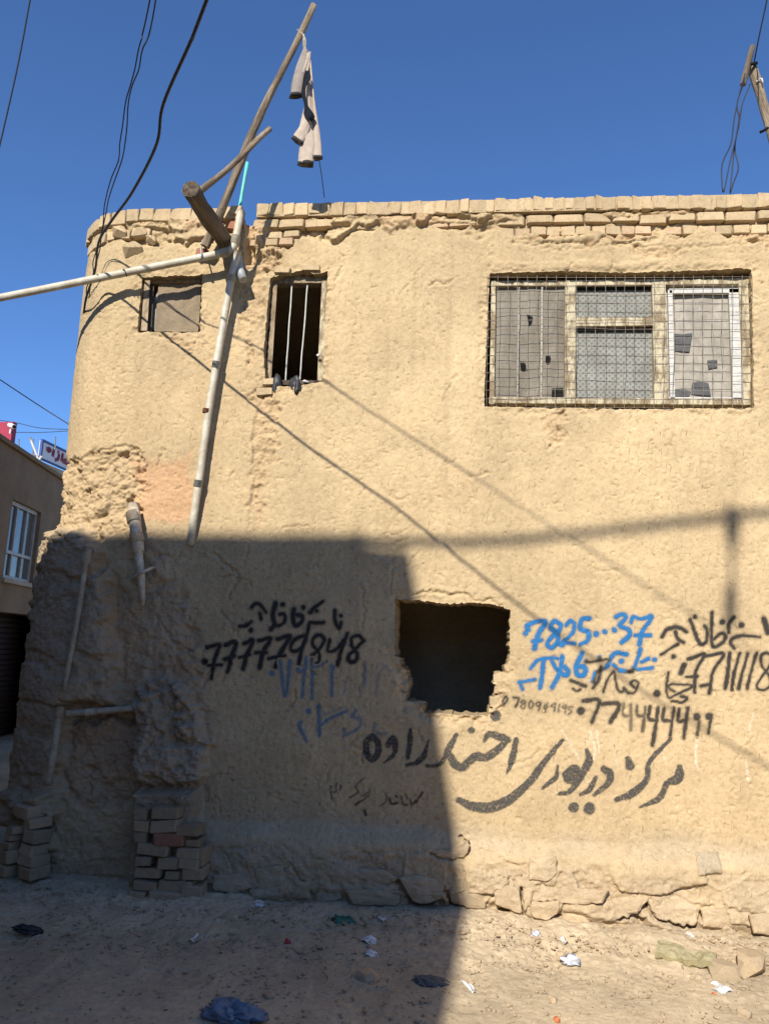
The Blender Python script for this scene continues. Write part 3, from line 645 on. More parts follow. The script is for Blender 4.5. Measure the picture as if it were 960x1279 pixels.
for x0, y0, x1, y1 in CORN:
    cx_, cy_ = (x0+x1)/2/6.857, 960+(y0+y1)/2/6.857; p = W(cx_, cy_, -0.13+.05*random.random())
    brick(p, ((x1-x0)/6.857*.0056, .16, (y1-y0)/6.857*.0058), 'brick_grey', (random.uniform(-.1, .1), random.uniform(-.12, .12), -.5+random.uniform(-.2, .2)))

STONES = [[(497, 1096), (520, 1092), (545, 1097), (556, 1108), (552, 1122), (527, 1130), (515, 1126)], [(537, 1063), (560, 1062), (585, 1048), (586, 1063), (578, 1071), (556, 1073)], [(556, 1104), (580, 1098), (604, 1104), (606, 1136), (584, 1134), (563, 1126)],
 [(616, 1112), (634, 1104), (648, 1108), (652, 1142), (640, 1138), (618, 1130)], [(652, 1108), (666, 1108), (664, 1126), (655, 1140)], [(660, 1070), (694, 1068), (696, 1092), (682, 1102), (660, 1098)], [(660, 1130), (700, 1124), (698, 1140), (684, 1150), (664, 1146)],
 [(700, 1106), (760, 1112), (752, 1128), (716, 1130), (696, 1128)], [(748, 1122), (790, 1118), (803, 1126), (796, 1140), (764, 1144), (750, 1138)], [(808, 1122), (846, 1118), (872, 1134), (866, 1156), (836, 1150), (814, 1140)], [(874, 1136), (920, 1134), (932, 1150), (908, 1160), (878, 1158)], [(934, 1142), (985, 1138), (990, 1170), (940, 1166)],
 [(700, 1140), (735, 1134), (738, 1158), (705, 1160)], [(318, 1086), (352, 1080), (365, 1112), (340, 1118), (322, 1114)], [(366, 1098), (388, 1102), (386, 1124), (364, 1122)], [(392, 1108), (424, 1106), (428, 1124), (394, 1128)], [(442, 1084), (480, 1086), (498, 1098), (484, 1104), (446, 1098)], [(266, 1094), (300, 1090), (316, 1108), (292, 1116), (266, 1112)], [(430, 1112), (470, 1110), (500, 1118), (498, 1132), (440, 1130)]]
def set_stone(P, seed, mat):
    rr = np.random.default_rng(seed); P = np.array(P, float); n = 26
    seg = np.linalg.norm(np.roll(P, -1, 0)-P, axis=1); cum = np.r_[0, np.cumsum(seg)]; Q = []
    for t in np.arange(n)/n*cum[-1]:
        k = min(np.searchsorted(cum, t, 'right')-1, len(P)-1); f = (t-cum[k])/seg[k]; Q.append(P[k]*(1-f)+P[(k+1) % len(P)]*f)
    Q = np.array(Q)+rr.normal(0, .5, (n, 2)); c = Q.mean(0); yb = min(wall_y(*c), wall_y(c[0], c[1]-6)); V = []
    tx, ty = rr.normal(0, .0006, 2)
    for ins, dy in ((1.0, .10), (1.0, .002), (.94, -.007), (.75, -.011), (.42, -.014)):
        for q in Q:
            z = c+(q-c)*ins; h = dy+tx*(z[0]-c[0])+ty*(z[1]-c[1])+.007*float(fbm(np.array(z[0]*.07+seed), np.array(z[1]*.09), 3, seed % 40)) if ins < 1 or dy < .05 else dy
            V.append(W(z[0], z[1], yb+h))
    V.append(W(c[0], c[1], yb-.015)); V = np.array(V)
    F = [(r*n+k, r*n+(k+1) % n, (r+1)*n+(k+1) % n, (r+1)*n+k) for r in range(4) for k in range(n)]+[(4*n+k, 4*n+(k+1) % n, 5*n) for k in range(n)]
    me = bpy.data.meshes.new('stone'); me.from_pydata([tuple(v) for v in V], [], F); me.update(); link('stone', me, M[mat], house)
for k, P in enumerate(STONES): set_stone(P, k+1, 'stone')

# ------------------------------------------------------------------ writing sprayed on the wall
def zz(x0, y0, s, strokes): return [([(x0+x/s, y0+y/s) for x, y in P], w/s if np.isscalar(w) else [q/s for q in w], *r) for P, w, *r in strokes]
d1 = lambda x, y, w: ([(x, y)], w)
WR = {}
A = [([(300, 75), (320, 55), (350, 70), (370, 100)], 20), ([(340, 105), (346, 132)], 22), ([(240, 170), (272, 165), (300, 145)], 20), d1(295, 188, 26), ([(418, 55), (405, 110), (412, 160), (395, 182)], 30),
     d1(455, 60, 24), ([(405, 165), (440, 165), (466, 140), (464, 112), (440, 110)], 22), ([(510, 85), (505, 130), (517, 165), (547, 150), (552, 120), (530, 112)], 24), d1(557, 75, 24),
     ([(590, 100), (615, 75), (655, 45)], 20), d1(625, 93, 22), ([(580, 190), (590, 150), (618, 152), (660, 150)], 22), ([(715, 90), (715, 140), (735, 180), (745, 150)], 22), d1(745, 118, 24),
     d1(65, 345, 38), ([(80, 275), (140, 262), (115, 330), (98, 430)], 22), ([(85, 365), (145, 362)], 18), ([(170, 262), (220, 250), (200, 320), (178, 400)], 22), ([(165, 335), (215, 315)], 18),
     ([(260, 255), (305, 240), (275, 310), (257, 380)], 22), ([(238, 325), (290, 310)], 18), ([(335, 240), (395, 228), (360, 290), (338, 375)], 22), ([(318, 300), (372, 300)], 18),
     ([(430, 232), (490, 220), (445, 300), (415, 375)], 22), ([(385, 330), (465, 315)], 18), ([(565, 215), (510, 240), (495, 285), (530, 290), (570, 240), (578, 200), (550, 280), (535, 360)], 20),
     ([(665, 235), (640, 212), (610, 225), (605, 260), (635, 300), (635, 345), (605, 355), (595, 325), (640, 280), (665, 235)], 20), ([(690, 235), (680, 290), (720, 285), (765, 230)], 20), ([(777, 205), (745, 290), (728, 360)], 22),
     ([(855, 235), (835, 215), (800, 225), (800, 265), (825, 305), (820, 340), (790, 345), (785, 315), (830, 270), (860, 240)], 20)]
WR['left'] = ('spray_black', 0.92, 0.15, 0.9, zz(240, 740, 4, A), 'black sprayed phone number and script left of the opening')
B = [d1(97, 150, 42), ([(145, 75), (175, 285), (205, 75)], 24), ([(250, 120), (270, 142), (295, 110), (300, 60), (275, 290)], 22), ([(335, 60), (335, 300)], 20), ([(335, 112), (380, 105), (420, 80)], 18),
     ([(455, 100), (455, 285)], 20), ([(548, 170), (525, 270)], 12, .6), ([(655, 80), (655, 200), (630, 280)], 13, .6), ([(775, 110), (740, 150), (715, 280)], 13, .5), ([(770, 100), (800, 130)], 20, .5),
     d1(315, 375, 38), ([(270, 440), (260, 460), (305, 560)], 16), ([(375, 340), (380, 520)], 26), ([(390, 460), (440, 420), (540, 375)], 18), ([(400, 400), (535, 348)], 9, .6),
     ([(600, 370), (575, 410), (620, 420), (620, 470), (545, 515)], 22, .8), ([(525, 480), (530, 522)], 16, .8), ([(710, 450), (710, 500), (780, 512)], 22, .6)]
WR['faded'] = ('spray_faded', 0.6, 0.6, 1.2, zz(320, 810, 4.8, B), 'faded blue sprayed number and word below the black one')
C1 = [([(240, 72), (214, 100), (214, 150), (240, 178), (266, 150), (266, 100), (240, 72)], 26), ([(312, 112), (335, 82), (347, 120), (335, 160), (295, 195)], [26, 28, 26, 18, 8]), ([(415, 40), (412, 100), (402, 172)], [12, 22, 18]),
      ([(498, 88), (478, 160), (450, 190)], [10, 18, 22]), ([(400, 205), (442, 195)], 16), ([(490, 208), (550, 200), (590, 130), (626, 65)], [10, 14, 24, 12]),
      ([(592, 150), (620, 200), (655, 212), (710, 165), (760, 168), (820, 130), (862, 85)], [24, 34, 34, 32, 32, 30, 22]), ([(755, 95), (775, 62), (830, 75), (862, 88)], [10, 22, 34, 30]), d1(695, 43, 26), ([(900, 85), (882, 180), (857, 245)], [20, 24, 6])]
C2 = [([(40, 318), (100, 343), (170, 345), (240, 315), (320, 245), (380, 165), (455, 75)], [22, 32, 38, 36, 28, 22, 10]), ([(434, 178), (425, 225), (375, 268)], [8, 20, 12]), ([(470, 215), (495, 190), (512, 205), (500, 235), (475, 232)], 30),
      ([(550, 115), (557, 160), (522, 230), (482, 282), (440, 290)], [12, 26, 22, 20, 12]), ([(586, 225), (560, 275), (525, 295)], [10, 20, 14]), ([(618, 192), (642, 212), (635, 250), (580, 297)], [24, 30, 24, 10]), d1(497, 345, 38), d1(560, 350, 42),
      ([(714, 150), (722, 180)], [18, 36]), ([(887, 72), (800, 165), (790, 235), (730, 292), (670, 315)], [12, 16, 22, 28, 14]), ([(920, 185), (915, 228), (882, 240)], [20, 36, 22]), ([(868, 250), (840, 310), (765, 345)], [20, 20, 8])]
WR['big'] = ('spray_grey', 0.93, 0.9, 0.5, zz(400, 900, 3.692, C1)+zz(560, 900, 3.2, C2)+[([(618.7, 894)], 12)], 'worn black calligraphic script with dots below the opening')
Es = [([(45, 300), (55, 365)], 7), ([(45, 325), (70, 330), (76, 290)], 7), ([(95, 300), (90, 320)], 7), ([(205, 260), (165, 300), (175, 330), (135, 355)], 8), ([(230, 325), (195, 345), (220, 350), (160, 390)], 8), ([(300, 340), (305, 370), (275, 395)], 8),
      ([(318, 355), (326, 385), (355, 380)], 9), ([(347, 345), (351, 352)], 8), ([(372, 350), (382, 385), (402, 390)], 9), ([(395, 345), (400, 365)], 8), ([(413, 360), (420, 388), (440, 368)], 10), ([(470, 330), (440, 380)], 8), ([(203, 415), (208, 435)], 13)]
WR['small'] = ('spray_black', 0.7, 0.3, 0.8, zz(400, 900, 3.692, Es), 'thin dark handwriting low on the shaded wall')
Db = [d1(75, 150, 26), ([(90, 128), (95, 95), (195, 75), (150, 160), (130, 240)], 28), ([(120, 195), (170, 190)], 24), ([(290, 95), (250, 75), (225, 110), (265, 150), (270, 195), (235, 235), (205, 215), (225, 180), (280, 130), (290, 95)], 26),
      ([(320, 100), (345, 75), (370, 95), (355, 150), (285, 212), (300, 222), (315, 205), (370, 210)], 26), ([(460, 60), (415, 65), (405, 120), (450, 140), (450, 190), (405, 215)], 28), d1(500, 152, 34), d1(552, 140, 32), d1(608, 130, 34),
      ([(620, 50), (655, 35), (680, 55), (640, 100), (690, 125), (700, 160), (650, 205)], 26), ([(710, 85), (720, 48), (770, 62), (830, 45), (820, 75), (770, 150), (760, 215)], 26), ([(735, 160), (825, 160)], 24),
      ([(105, 360), (150, 310), (230, 295), (270, 300)], 22), ([(185, 310), (165, 475)], 28), ([(295, 285), (280, 380), (235, 475)], 26), ([(232, 310), (270, 372), (320, 400), (330, 375), (310, 350)], 26), ([(415, 265), (378, 350), (390, 400), (428, 395), (428, 352), (388, 350)], 26),
      d1(440, 315, 32), d1(520, 295, 34), ([(680, 275), (620, 265), (590, 290), (560, 350), (500, 380), (480, 440)], 28), d1(650, 315, 34), ([(605, 340), (640, 370), (712, 370), (738, 330), (765, 245)], 26), ([(770, 320), (815, 300)], 24), d1(850, 305, 32),
      ([(740, 365), (835, 355)], 24), ([(40, 442), (130, 425)], 22), ([(45, 440), (57, 485)], 22)]
WR['blue'] = ('spray_blue', 0.97, 0.12, 1.0, zz(640, 760, 4.8, Db), 'bright blue sprayed number and script right of the opening')
Dk = [([(455, 322), (560, 305)], 14), ([(525, 350), (515, 420), (480, 475)], 20), ([(600, 375), (570, 420), (540, 500)], 16), ([(605, 380), (625, 480), (655, 500), (665, 475), (690, 505), (730, 500), (752, 450), (730, 430), (705, 450), (740, 482)], 17), ([(345, 430), (435, 465)], 20), ([(358, 482), (380, 495), (402, 482)], 12), ([(700, 380), (720, 380)], 14)]
Ek = [([(40, 135), (28, 155), (30, 170), (45, 152), (40, 135)], 7), ([(70, 140), (95, 145), (80, 180)], 8), ([(116, 150), (105, 160), (120, 170), (115, 187), (103, 178), (120, 160), (116, 150)], 7), ([(145, 153), (135, 175), (145, 188), (156, 170), (145, 153)], 7), ([(185, 160), (165, 165), (175, 178), (187, 165), (178, 195)], 7),
      ([(205, 170), (200, 185), (220, 180)], 7), ([(215, 165), (207, 202)], 7), ([(245, 165), (232, 175), (245, 182), (250, 168), (245, 200)], 7), ([(268, 170), (262, 202)], 7), ([(295, 172), (280, 180), (290, 188), (297, 175), (290, 208)], 7), ([(324, 180), (308, 180), (305, 190), (319, 200), (305, 213)], 7),
      d1(358, 198, 34), ([(370, 155), (437, 155), (405, 245)], 17), ([(450, 168), (522, 170), (485, 245)], 18), ([(540, 165), (540, 215), (570, 220)], 13, .6), ([(572, 170), (572, 280)], 13, .6), ([(600, 175), (600, 215), (630, 220)], 14, .75), ([(635, 180), (622, 285)], 14, .75),
      ([(655, 180), (650, 230), (685, 240)], 18), ([(690, 185), (665, 345)], 17), ([(715, 190), (710, 235), (745, 240)], 18), ([(757, 185), (740, 310)], 17), ([(780, 190), (775, 240), (805, 240)], 18), ([(817, 185), (800, 315)], 17), d1(855, 222, 34), ([(865, 240), (858, 300)], 12, .7), d1(905, 222, 30), ([(917, 215), (905, 292)], 13)]
WR['mid'] = ('spray_black', 0.82, 0.3, 0.8, zz(640, 760, 4.8, Dk)+zz(620, 830, 3.4286, Ek), 'black sprayed numbers under the blue writing')
Fk = [([(160, 270), (200, 215), (280, 200), (345, 235)], 26), ([(260, 235), (280, 290), (320, 312)], 28), ([(150, 405), (278, 325)], 26), d1(245, 420, 42), ([(370, 145), (440, 320), (490, 300), (492, 220), (475, 190)], 32), d1(405, 122, 38), ([(530, 90), (530, 330), (600, 320), (635, 270), (600, 245), (545, 290)], 30),
      d1(607, 160, 48), ([(695, 125), (655, 180), (655, 238)], 24), d1(752, 185, 42), ([(890, 275), (770, 262), (690, 280), (670, 320), (700, 360)], 26), ([(920, 135), (950, 240)], 42), ([(322, 485), (300, 540)], 50), ([(355, 440), (475, 405), (410, 530), (400, 690)], 28), ([(340, 572), (420, 568)], 26),
      ([(490, 415), (620, 400), (540, 530), (510, 690)], 28), ([(450, 642), (522, 625)], 26), ([(665, 395), (650, 540), (630, 660)], 28), ([(740, 395), (700, 540), (680, 668)], 28), ([(800, 395), (760, 540), (730, 660)], 28), ([(865, 395), (825, 540), (795, 660)], 26),
      ([(985, 420), (940, 390), (900, 420), (905, 490), (960, 560), (970, 640), (900, 672), (868, 640), (900, 580), (970, 480), (985, 420)], 24), ([(205, 540), (190, 640), (205, 728), (270, 700), (385, 640), (225, 628), (208, 655), (250, 682)], 22), ([(230, 752), (310, 762), (342, 730), (300, 715)], 24), d1(120, 695, 68)]
WR['right'] = ('spray_black', 0.88, 0.2, 0.9, zz(800, 750, 6, Fk), 'black sprayed number and script at the right edge')
SCR = [([(697, 906), (712, 930), (722, 948)], 1.6), ([(736, 914), (742, 935), (739, 950)], 4), ([(744, 912), (747, 940)], 3), ([(760, 915), (768, 950), (772, 962)], 1.6), ([(870, 915), (868, 950), (872, 962)], 3), ([(940, 890), (934, 912)], 2), ([(930, 950), (934, 975)], 3), ([(826, 935), (830, 950)], 1.5), ([(716, 962), (735, 978)], 1.4)]
for q_, st_ in enumerate(SCR): WR['scratch%d' % q_] = ('spray_white', 0.6, 0.8, 0.8, [st_], None)
def writing():
    PX, PY, V, keep, nx = FA['PX'], FA['PY'], FA['V'], FA['keep'], FA['nx']; S, Z = FA['S'], FA['Z']
    for k, (mat, amt, patch, soft, strokes, label) in WR.items():
        A = np.zeros(PX.shape)
        for P, w, *r in strokes:
            a = r[0] if r else 1.0
            ws = [w]*len(P) if np.isscalar(w) else w
            ws = [q*(1.08 if k == 'big' else 0.88) for q in ws]
            if len(P) > 2: 
                Q = catmull(np.c_[np.array(P), np.array(ws)], (len(P)-1)*5+1)
            elif len(P) == 2: Q = catmull(np.c_[np.array(P), np.array(ws)], 7)
            else: Q = np.array([[*P[0], ws[0]]])
            wm = max(ws)
            b = (PX > Q[:, 0].min()-wm-4) & (PX < Q[:, 0].max()+wm+4) & (PY > Q[:, 1].min()-wm-4) & (PY < Q[:, 1].max()+wm+4)
            if not b.any(): continue
            X = PX[b]+0.5*vn(S[b]*45, Z[b]*45, 3); Y = PY[b]+0.5*vn(S[b]*45, Z[b]*45+9, 4); best = np.full(X.shape, 99.)
            if len(Q) == 1: best = np.hypot(X-Q[0, 0], Y-Q[0, 1])-Q[0, 2]/2
            else:
                for p, q in zip(Q[:-1], Q[1:]):
                    vx, vy = q[0]-p[0], q[1]-p[1]; t = np.clip(((X-p[0])*vx+(Y-p[1])*vy)/(vx*vx+vy*vy+1e-9), 0, 1)
                    best = np.minimum(best, np.hypot(X-p[0]-t*vx, Y-p[1]-t*vy)-(p[2]+(q[2]-p[2])*t)/2)
            best = best+0.6*vn(S[b]*11, Z[b]*11, 6)
            A[b] = np.maximum(A[b], a*sst(soft+0.35, -soft, best))
            if k in ('left', 'blue', 'mid', 'right'): A[b] = np.maximum(A[b], 0.22*a*sst(4.2, 0, best)**1.5)
        A *= amt
        fm = keep & ((A[:-1, :-1] > .02) | (A[1:, :-1] > .02) | (A[:-1, 1:] > .02) | (A[1:, 1:] > .02))
        r, c = np.where(fm); i = r*nx+c; F = np.c_[i, i+1, i+1+nx, i+nx]
        u, inv = np.unique(F, return_inverse=True)
        vv = V.reshape(-1, 3)[u].copy(); vv[:, 1] -= 0.0025
        me = mesh_np('painted_writing', vv, inv.reshape(F.shape)); a = A.ravel()[u]
        attr(me, 'spray', np.c_[a, np.full(len(a), patch), np.zeros(len(a))])
        o = link('painted_writing' if label else 'pale_scratch', me, M[mat], house)
        if label: o['label'] = label
writing()

# ------------------------------------------------------------------ windows
def wire_obj(name, A, B, r, mat, parent, wob=0.004, n=9):
    t = np.linspace(0, 1, n)[:, None]; P = np.array(A)*(1-t)+np.array(B)*t
    P[1:-1] += rng.normal(0, wob, (n-2, 3))*np.array([1, .8, 1]); P = catmull(P, n*2)
    return tube(name, P, r, mat, parent, ns=5, cap=False)
def quad_post(name, pts, y0, y1, mat, parent):
    bm = bmesh.new(); f = [bm.verts.new(W(x, y, y0)) for x, y in pts]; g = [bm.verts.new(W(x, y, y1)) for x, y in pts]
    bm.faces.new(f); bm.faces.new(g[::-1])
    for k in range(len(f)): bm.faces.new((f[k], g[k], g[(k+1) % len(f)], f[(k+1) % len(f)]))
    bmesh.ops.recalc_face_normals(bm, faces=bm.faces); return link(name, bm_mesh(name, bm), mat, parent)
YB = 0.065
big = box_obj('window', pxbox(612, 349, 934, 356, YB, YB+.06), M['frame'], house, jit=.002)        # the head rail carries the rest
big['label'] = 'wide three-bay window in peeling cream wood behind wire mesh'
for nm, b in (('bottom_rail', (610, 497, 938, 505)), ('side_post', (612, 350, 618, 505)), ('side_post', (925, 349, 937, 505)), ('mullion', (705, 352, 718, 501)), ('mullion', (815, 352, 832, 501)), ('transom', (718, 396, 815, 407))):
    box_obj(nm, pxbox(*b, YB-.004 if nm != 'transom' else YB+.004, YB+.06), M['frame'], big, jit=.003)
box_obj('pane', pxbox(718, 356, 815, 396, YB+.05, YB+.062), M['glass'], big, 0)
box_obj('pane', pxbox(718, 408, 815, 498, YB+.05, YB+.062), M['glass'], big, 0)
box_obj('sash_gap', pxbox(718, 353, 815, 361, YB+.03, YB+.048), M['black'], big, 0)
box_obj('sash_gap', pxbox(718, 408, 815, 413, YB+.03, YB+.048), M['black'], big, 0)
def wavy_sheet(name, b, y, mat, parent, amp=0.006, seed=0, nx=26, nz=30):
    x0, x1 = W(b[0], (b[1]+b[3])/2, y)[0], W(b[2], (b[1]+b[3])/2, y)[0]; z1, z0 = W((b[0]+b[2])/2, b[1], y)[2], W((b[0]+b[2])/2, b[3], y)[2]
    X, Z = np.meshgrid(np.linspace(x0, x1, nx), np.linspace(z0, z1, nz)); Y = y+amp*fbm(X*7+seed, Z*4, 3, seed)+amp*.5*np.abs(vn(X*14, Z*3, seed+2))
    i = np.arange(nz-1)[:, None]*nx+np.arange(nx-1)[None]; F = np.stack([i, i+1, i+1+nx, i+nx], -1).reshape(-1, 4)
    V = np.stack([X, Y, Z], -1).reshape(-1, 3); n = len(V); V = np.vstack([V, V+[0, .006, 0]]); F = np.vstack([F, F[:, ::-1]+n])
    return link(name, mesh_np(name, V, F), mat, parent)
wavy_sheet('cover_sheet', (617, 354, 706, 499), YB+.03, M['sheet'], big, .008, 1)
wavy_sheet('cover_sheet', (831, 354, 926, 499), YB+.045, M['sheet_pale'], big, .006, 2)
for b in ((835, 362, 841, 500), (912, 360, 926, 500), (835, 496, 926, 502), (835, 360, 926, 366)): box_obj('sash_frame', pxbox(*b, YB+.008, YB+.035), M['white_frame'], big, .003)
for x in (646, 675): box_obj('inner_slat', pxbox(x, 356, x+2, 497, YB+.012, YB+.02), M['sheet_pale'], big, 0)
for b in ((658, 394, 663, 404), (679, 443, 686, 450), (687, 485, 701, 498), (650, 452, 656, 458)): quad_post('hole', [(b[0]+random.uniform(-2, 2), b[1]+random.uniform(-2, 2)), (b[2]+random.uniform(-2, 2), b[1]+random.uniform(-1, 3)), (b[2]+random.uniform(-2, 2), b[3]+random.uniform(-2, 2)), ((b[0]+b[2])/2, b[3]+random.uniform(0, 3)), (b[0]+random.uniform(-2, 2), b[3]+random.uniform(-2, 2))], YB+.012, YB+.018, M['black'], big)
for b in ((839, 415, 863, 439), (882, 448, 898, 461), (863, 478, 886, 494), (841, 486, 862, 495)): quad_post('patch', [(b[0]+random.uniform(-3, 3), b[1]+random.uniform(-2, 3)), ((b[0]+b[2])/2, b[1]+random.uniform(-4, 3)), (b[2]+random.uniform(-3, 2), b[1]+random.uniform(-1, 4)), (b[2]+random.uniform(-3, 2), b[3]+random.uniform(-3, 2)), (b[0]+random.uniform(-2, 3), b[3]+random.uniform(-2, 2))], YB+.034, YB+.040, M['rag_grey'], big)
gx = np.linspace(609, 938, 28); gy = np.linspace(346, 509, 16)
for k, x in enumerate(gx): wire_obj('grille_wire', W(x+.4, 344, -.005), W(609+(x-609)*1.006-1.5, 510, .0), .0018, M['wire'], big)
for k, y in enumerate(gy): wire_obj('grille_wire', W(606+(345-y)*.01, y, .0), W(939, y+1.0*(k/15), .0), .0018, M['wire'], big)
# narrow barred window
YN = 0.07
nar = box_obj('window', pxbox(339, 345, 409, 354, YN, YN+.07), M['frame_old'], house, jit=.003); nar['label'] = 'narrow open window with two thin bars'
quad_post('side_post', [(341, 350), (346.5, 352), (338.5, 478), (332, 478)], YN-.003, YN+.07, M['frame_old'], nar)
quad_post('side_post', [(402, 350), (409, 350), (403.5, 476), (396, 476)], YN-.003, YN+.07, M['frame'], nar)
for a, b in (((364.5, 356), (356.5, 477)), ((384, 356), (374.5, 474))): wire_obj('bar', W(*a, YN+.02), W(*b, YN+.02), .0062, M['bar'], nar, .001)
def crumple(name, c, size, mat, seed, parent=None, sub=3, amp=.35, floor=False):
    bm = bmesh.new(); bmesh.ops.create_icosphere(bm, subdivisions=sub, radius=.5); rr = np.random.default_rng(seed); o1, o2 = rr.uniform(0, 90, 2)
    for v in bm.verts:
        p = v.co*(3 if not floor else 4.2); n = float(fbm(np.array(p.x+o1+p.z*.7), np.array(p.y+o2-p.z*.9), 3, seed % 50, .6)); k = 1+amp*(n if not floor else 1.1-2.0*abs(n))
        v.co *= k
        if floor: v.co.z = max(v.co.z, -.3)
    o = link(name, bm_mesh(name, bm, sub > 2), mat, parent); o.location = c; o.scale = size; o.rotation_euler = (0, 0, rr.uniform(0, 6)) if floor else (0, 0, 0); return o
crumple('rag', W(345, 482, .02), (.07, .06, .14), M['rag'], 3, nar); crumple('rag', W(369, 480, .02), (.10, .06, .10), M['rag'], 4, nar); crumple('rag', W(372, 484, .0), (.045, .05, .11), M['rag'], 5, nar)
crumple('scrap', W(348, 476, .03), (.03, .02, .015), M['paper'], 6, nar, 2); crumple('scrap', W(381, 476, .03), (.04, .02, .02), M['paper'], 7, nar, 2); crumple('scrap', W(397, 444, .03), (.025, .02, .025), M['paper'], 8, nar, 2)
box_obj('sill', pxbox(336, 475, 402, 481, YN-.02, YN+.06), M['dark_wood'], nar, .003, .003)
# small boarded window
YS = 0.07
sm = box_obj('window', pxbox(180, 346, 251, 353, YS, YS+.06), M['frame_old'], house, jit=.003); sm['label'] = 'small boarded-up window at the rounded corner'
quad_post('side_post', [(181, 348), (188, 348), (184, 413), (176, 413)], YS-.03, YS+.06, M['frame_old'], sm)
quad_post('side_post', [(188.5, 350), (193, 350), (189.5, 413), (184.5, 413)], YS+.01, YS+.05, M['dark_wood'], sm)
quad_post('pane', [(192, 372), (201, 360), (198, 412), (188.5, 412)], YS+.042, YS+.05, M['glass'], sm)
wavy_sheet('board', (196, 352, 250, 414), YS+.022, M['board'], sm, .010, 5)

# ------------------------------------------------------------------ pipes on the house
def pipe(name, P, r, mat, n=30, parent=house, ns=14): return tube(name, catmull(P, n), r, mat, parent, ns)
hp = tube('drain_pipe', np.vstack([catmull([W(300.5, 264, -.03), W(297, 285, -.07), W(293, 303, -.10)], 8), catmull([W(291.5, 309, -.11), W(286, 314, -.12), W(279, 316, -.12)], 5), catmull([W(270, 318, -.12), W(180, 336, -.115), W(0, 372, -.16), W(-170, 404, -.2)], 26)]), .028, M['pvc'], house, 14)
hp['label'] = 'plastic drain pipe running out past the corner'
tube('collar', [W(295, 296, -.088), W(292.5, 306, -.103)], .0335, M['pvc'], hp, 14); tube('collar', [W(287, 314, -.118), W(276, 317, -.12)], .0335, M['pvc'], hp, 14)
tube('strap', catmull([W(252, 327, -.10), W(252, 320, -.16), W(251, 311, -.15), W(252, 306, -.08), W(253, 300, -.01)], 14), .006, M['pvc_grey'], hp, 6)
for q in (122, 155): tube('cable_wrap', catmull([W(q-4, 350-(q-122)*.2, -.11), W(q, 343-(q-122)*.2, -.155), W(q+4, 352-(q-122)*.2, -.13)], 8), .004, M['cable'], hp, 5)
dp = tube('drain_pipe', catmull([W(297, 314, -.11), W(284, 375, -.085), W(262, 505, -.07), W(250, 590, -.06), W(240, 662, -.035), W(238, 680, .0)], 40), .0275, M['pvc'], house, 14)
dp['label'] = 'long plastic pipe leaning down the lit wall'
tube('collar', [W(259, 511, -.072), W(258, 516, -.072)], .031, M['brick_red'], dp, 14)
for (a_, b_) in (((290.5, 345, -.095), (289, 352, -.094)), ((271, 452, -.078), (269.5, 460, -.077)), ((248.5, 600, -.062), (247, 608, -.060))): tube('clamp', [W(*a_), W(*b_)], .0305, M['pvc_grey'], dp, 12)
sp = tube('spout', [W(296, 318, -.05), W(300, 338, -.08), W(304, 350, -.10)], [.03, .03, .032], M['pvc_grey'], house, 12)
bp_ = tube('broken_pipe', catmull([W(166, 630, -.05), W(169, 655, -.08), W(173, 690, -.09)], 8), .042, M['pvc_old'], house, 14, rough=.05)
tube('collar', [W(165.5, 640, -.065), W(168, 652, -.08)], .049, M['pvc_old'], bp_, 14, rough=.04); tube('collar', [W(170, 667, -.085), W(172, 677, -.088)], .048, M['pvc_old'], bp_, 14, rough=.04)
tube('pipe_shard', catmull([W(173, 688, -.09), W(176, 715, -.085), W(178, 740, -.07), W(179, 758, -.04)], 10), [.042, .041, .040, .038, .036, .034, .030, .026, .020, .008], M['pvc_old'], bp_, 12, .7, .06)
tube('strap', catmull([W(163, 724, -.03), W(172, 718, -.12), W(182, 713, -.135), W(193, 708, -.03)], 14), .011, M['pvc_old'], bp_, 6)
ep = tube('embedded_pipe', catmull([W(110, 684, -.15), W(105, 720, -.155), W(98, 765, -.15), W(91, 805, -.15), W(80, 862, -.14)], 20), np.interp(np.linspace(0, 1, 20), [0, .1, .16, .5, 1], [.030, .032, .019, .019, .016]), M['pvc_dull'], house, 12, rough=.05)
tube('lower_pipe', catmull([W(75.5, 885, -.14), W(72, 905, -.17), W(66, 945, -.18), W(60, 980, -.15)], 14), .025, M['pvc_dull'], ep, 12, rough=.03)
tube('collar', [W(75.5, 884, -.14), W(73, 898, -.165)], .030, M['pvc_dull'], ep, 12)
cp = tube('cross_pipe', catmull([W(84, 891, -.10), W(110, 889, -.09), W(150, 886, -.06), W(172, 884, -.03)], 12), .021, M['pvc_dull'], house, 12, rough=.04)
tube('collar', [W(108, 889.5, -.09), W(120, 888.5, -.085)], 0.025, M['pvc_dull'], cp, 12)

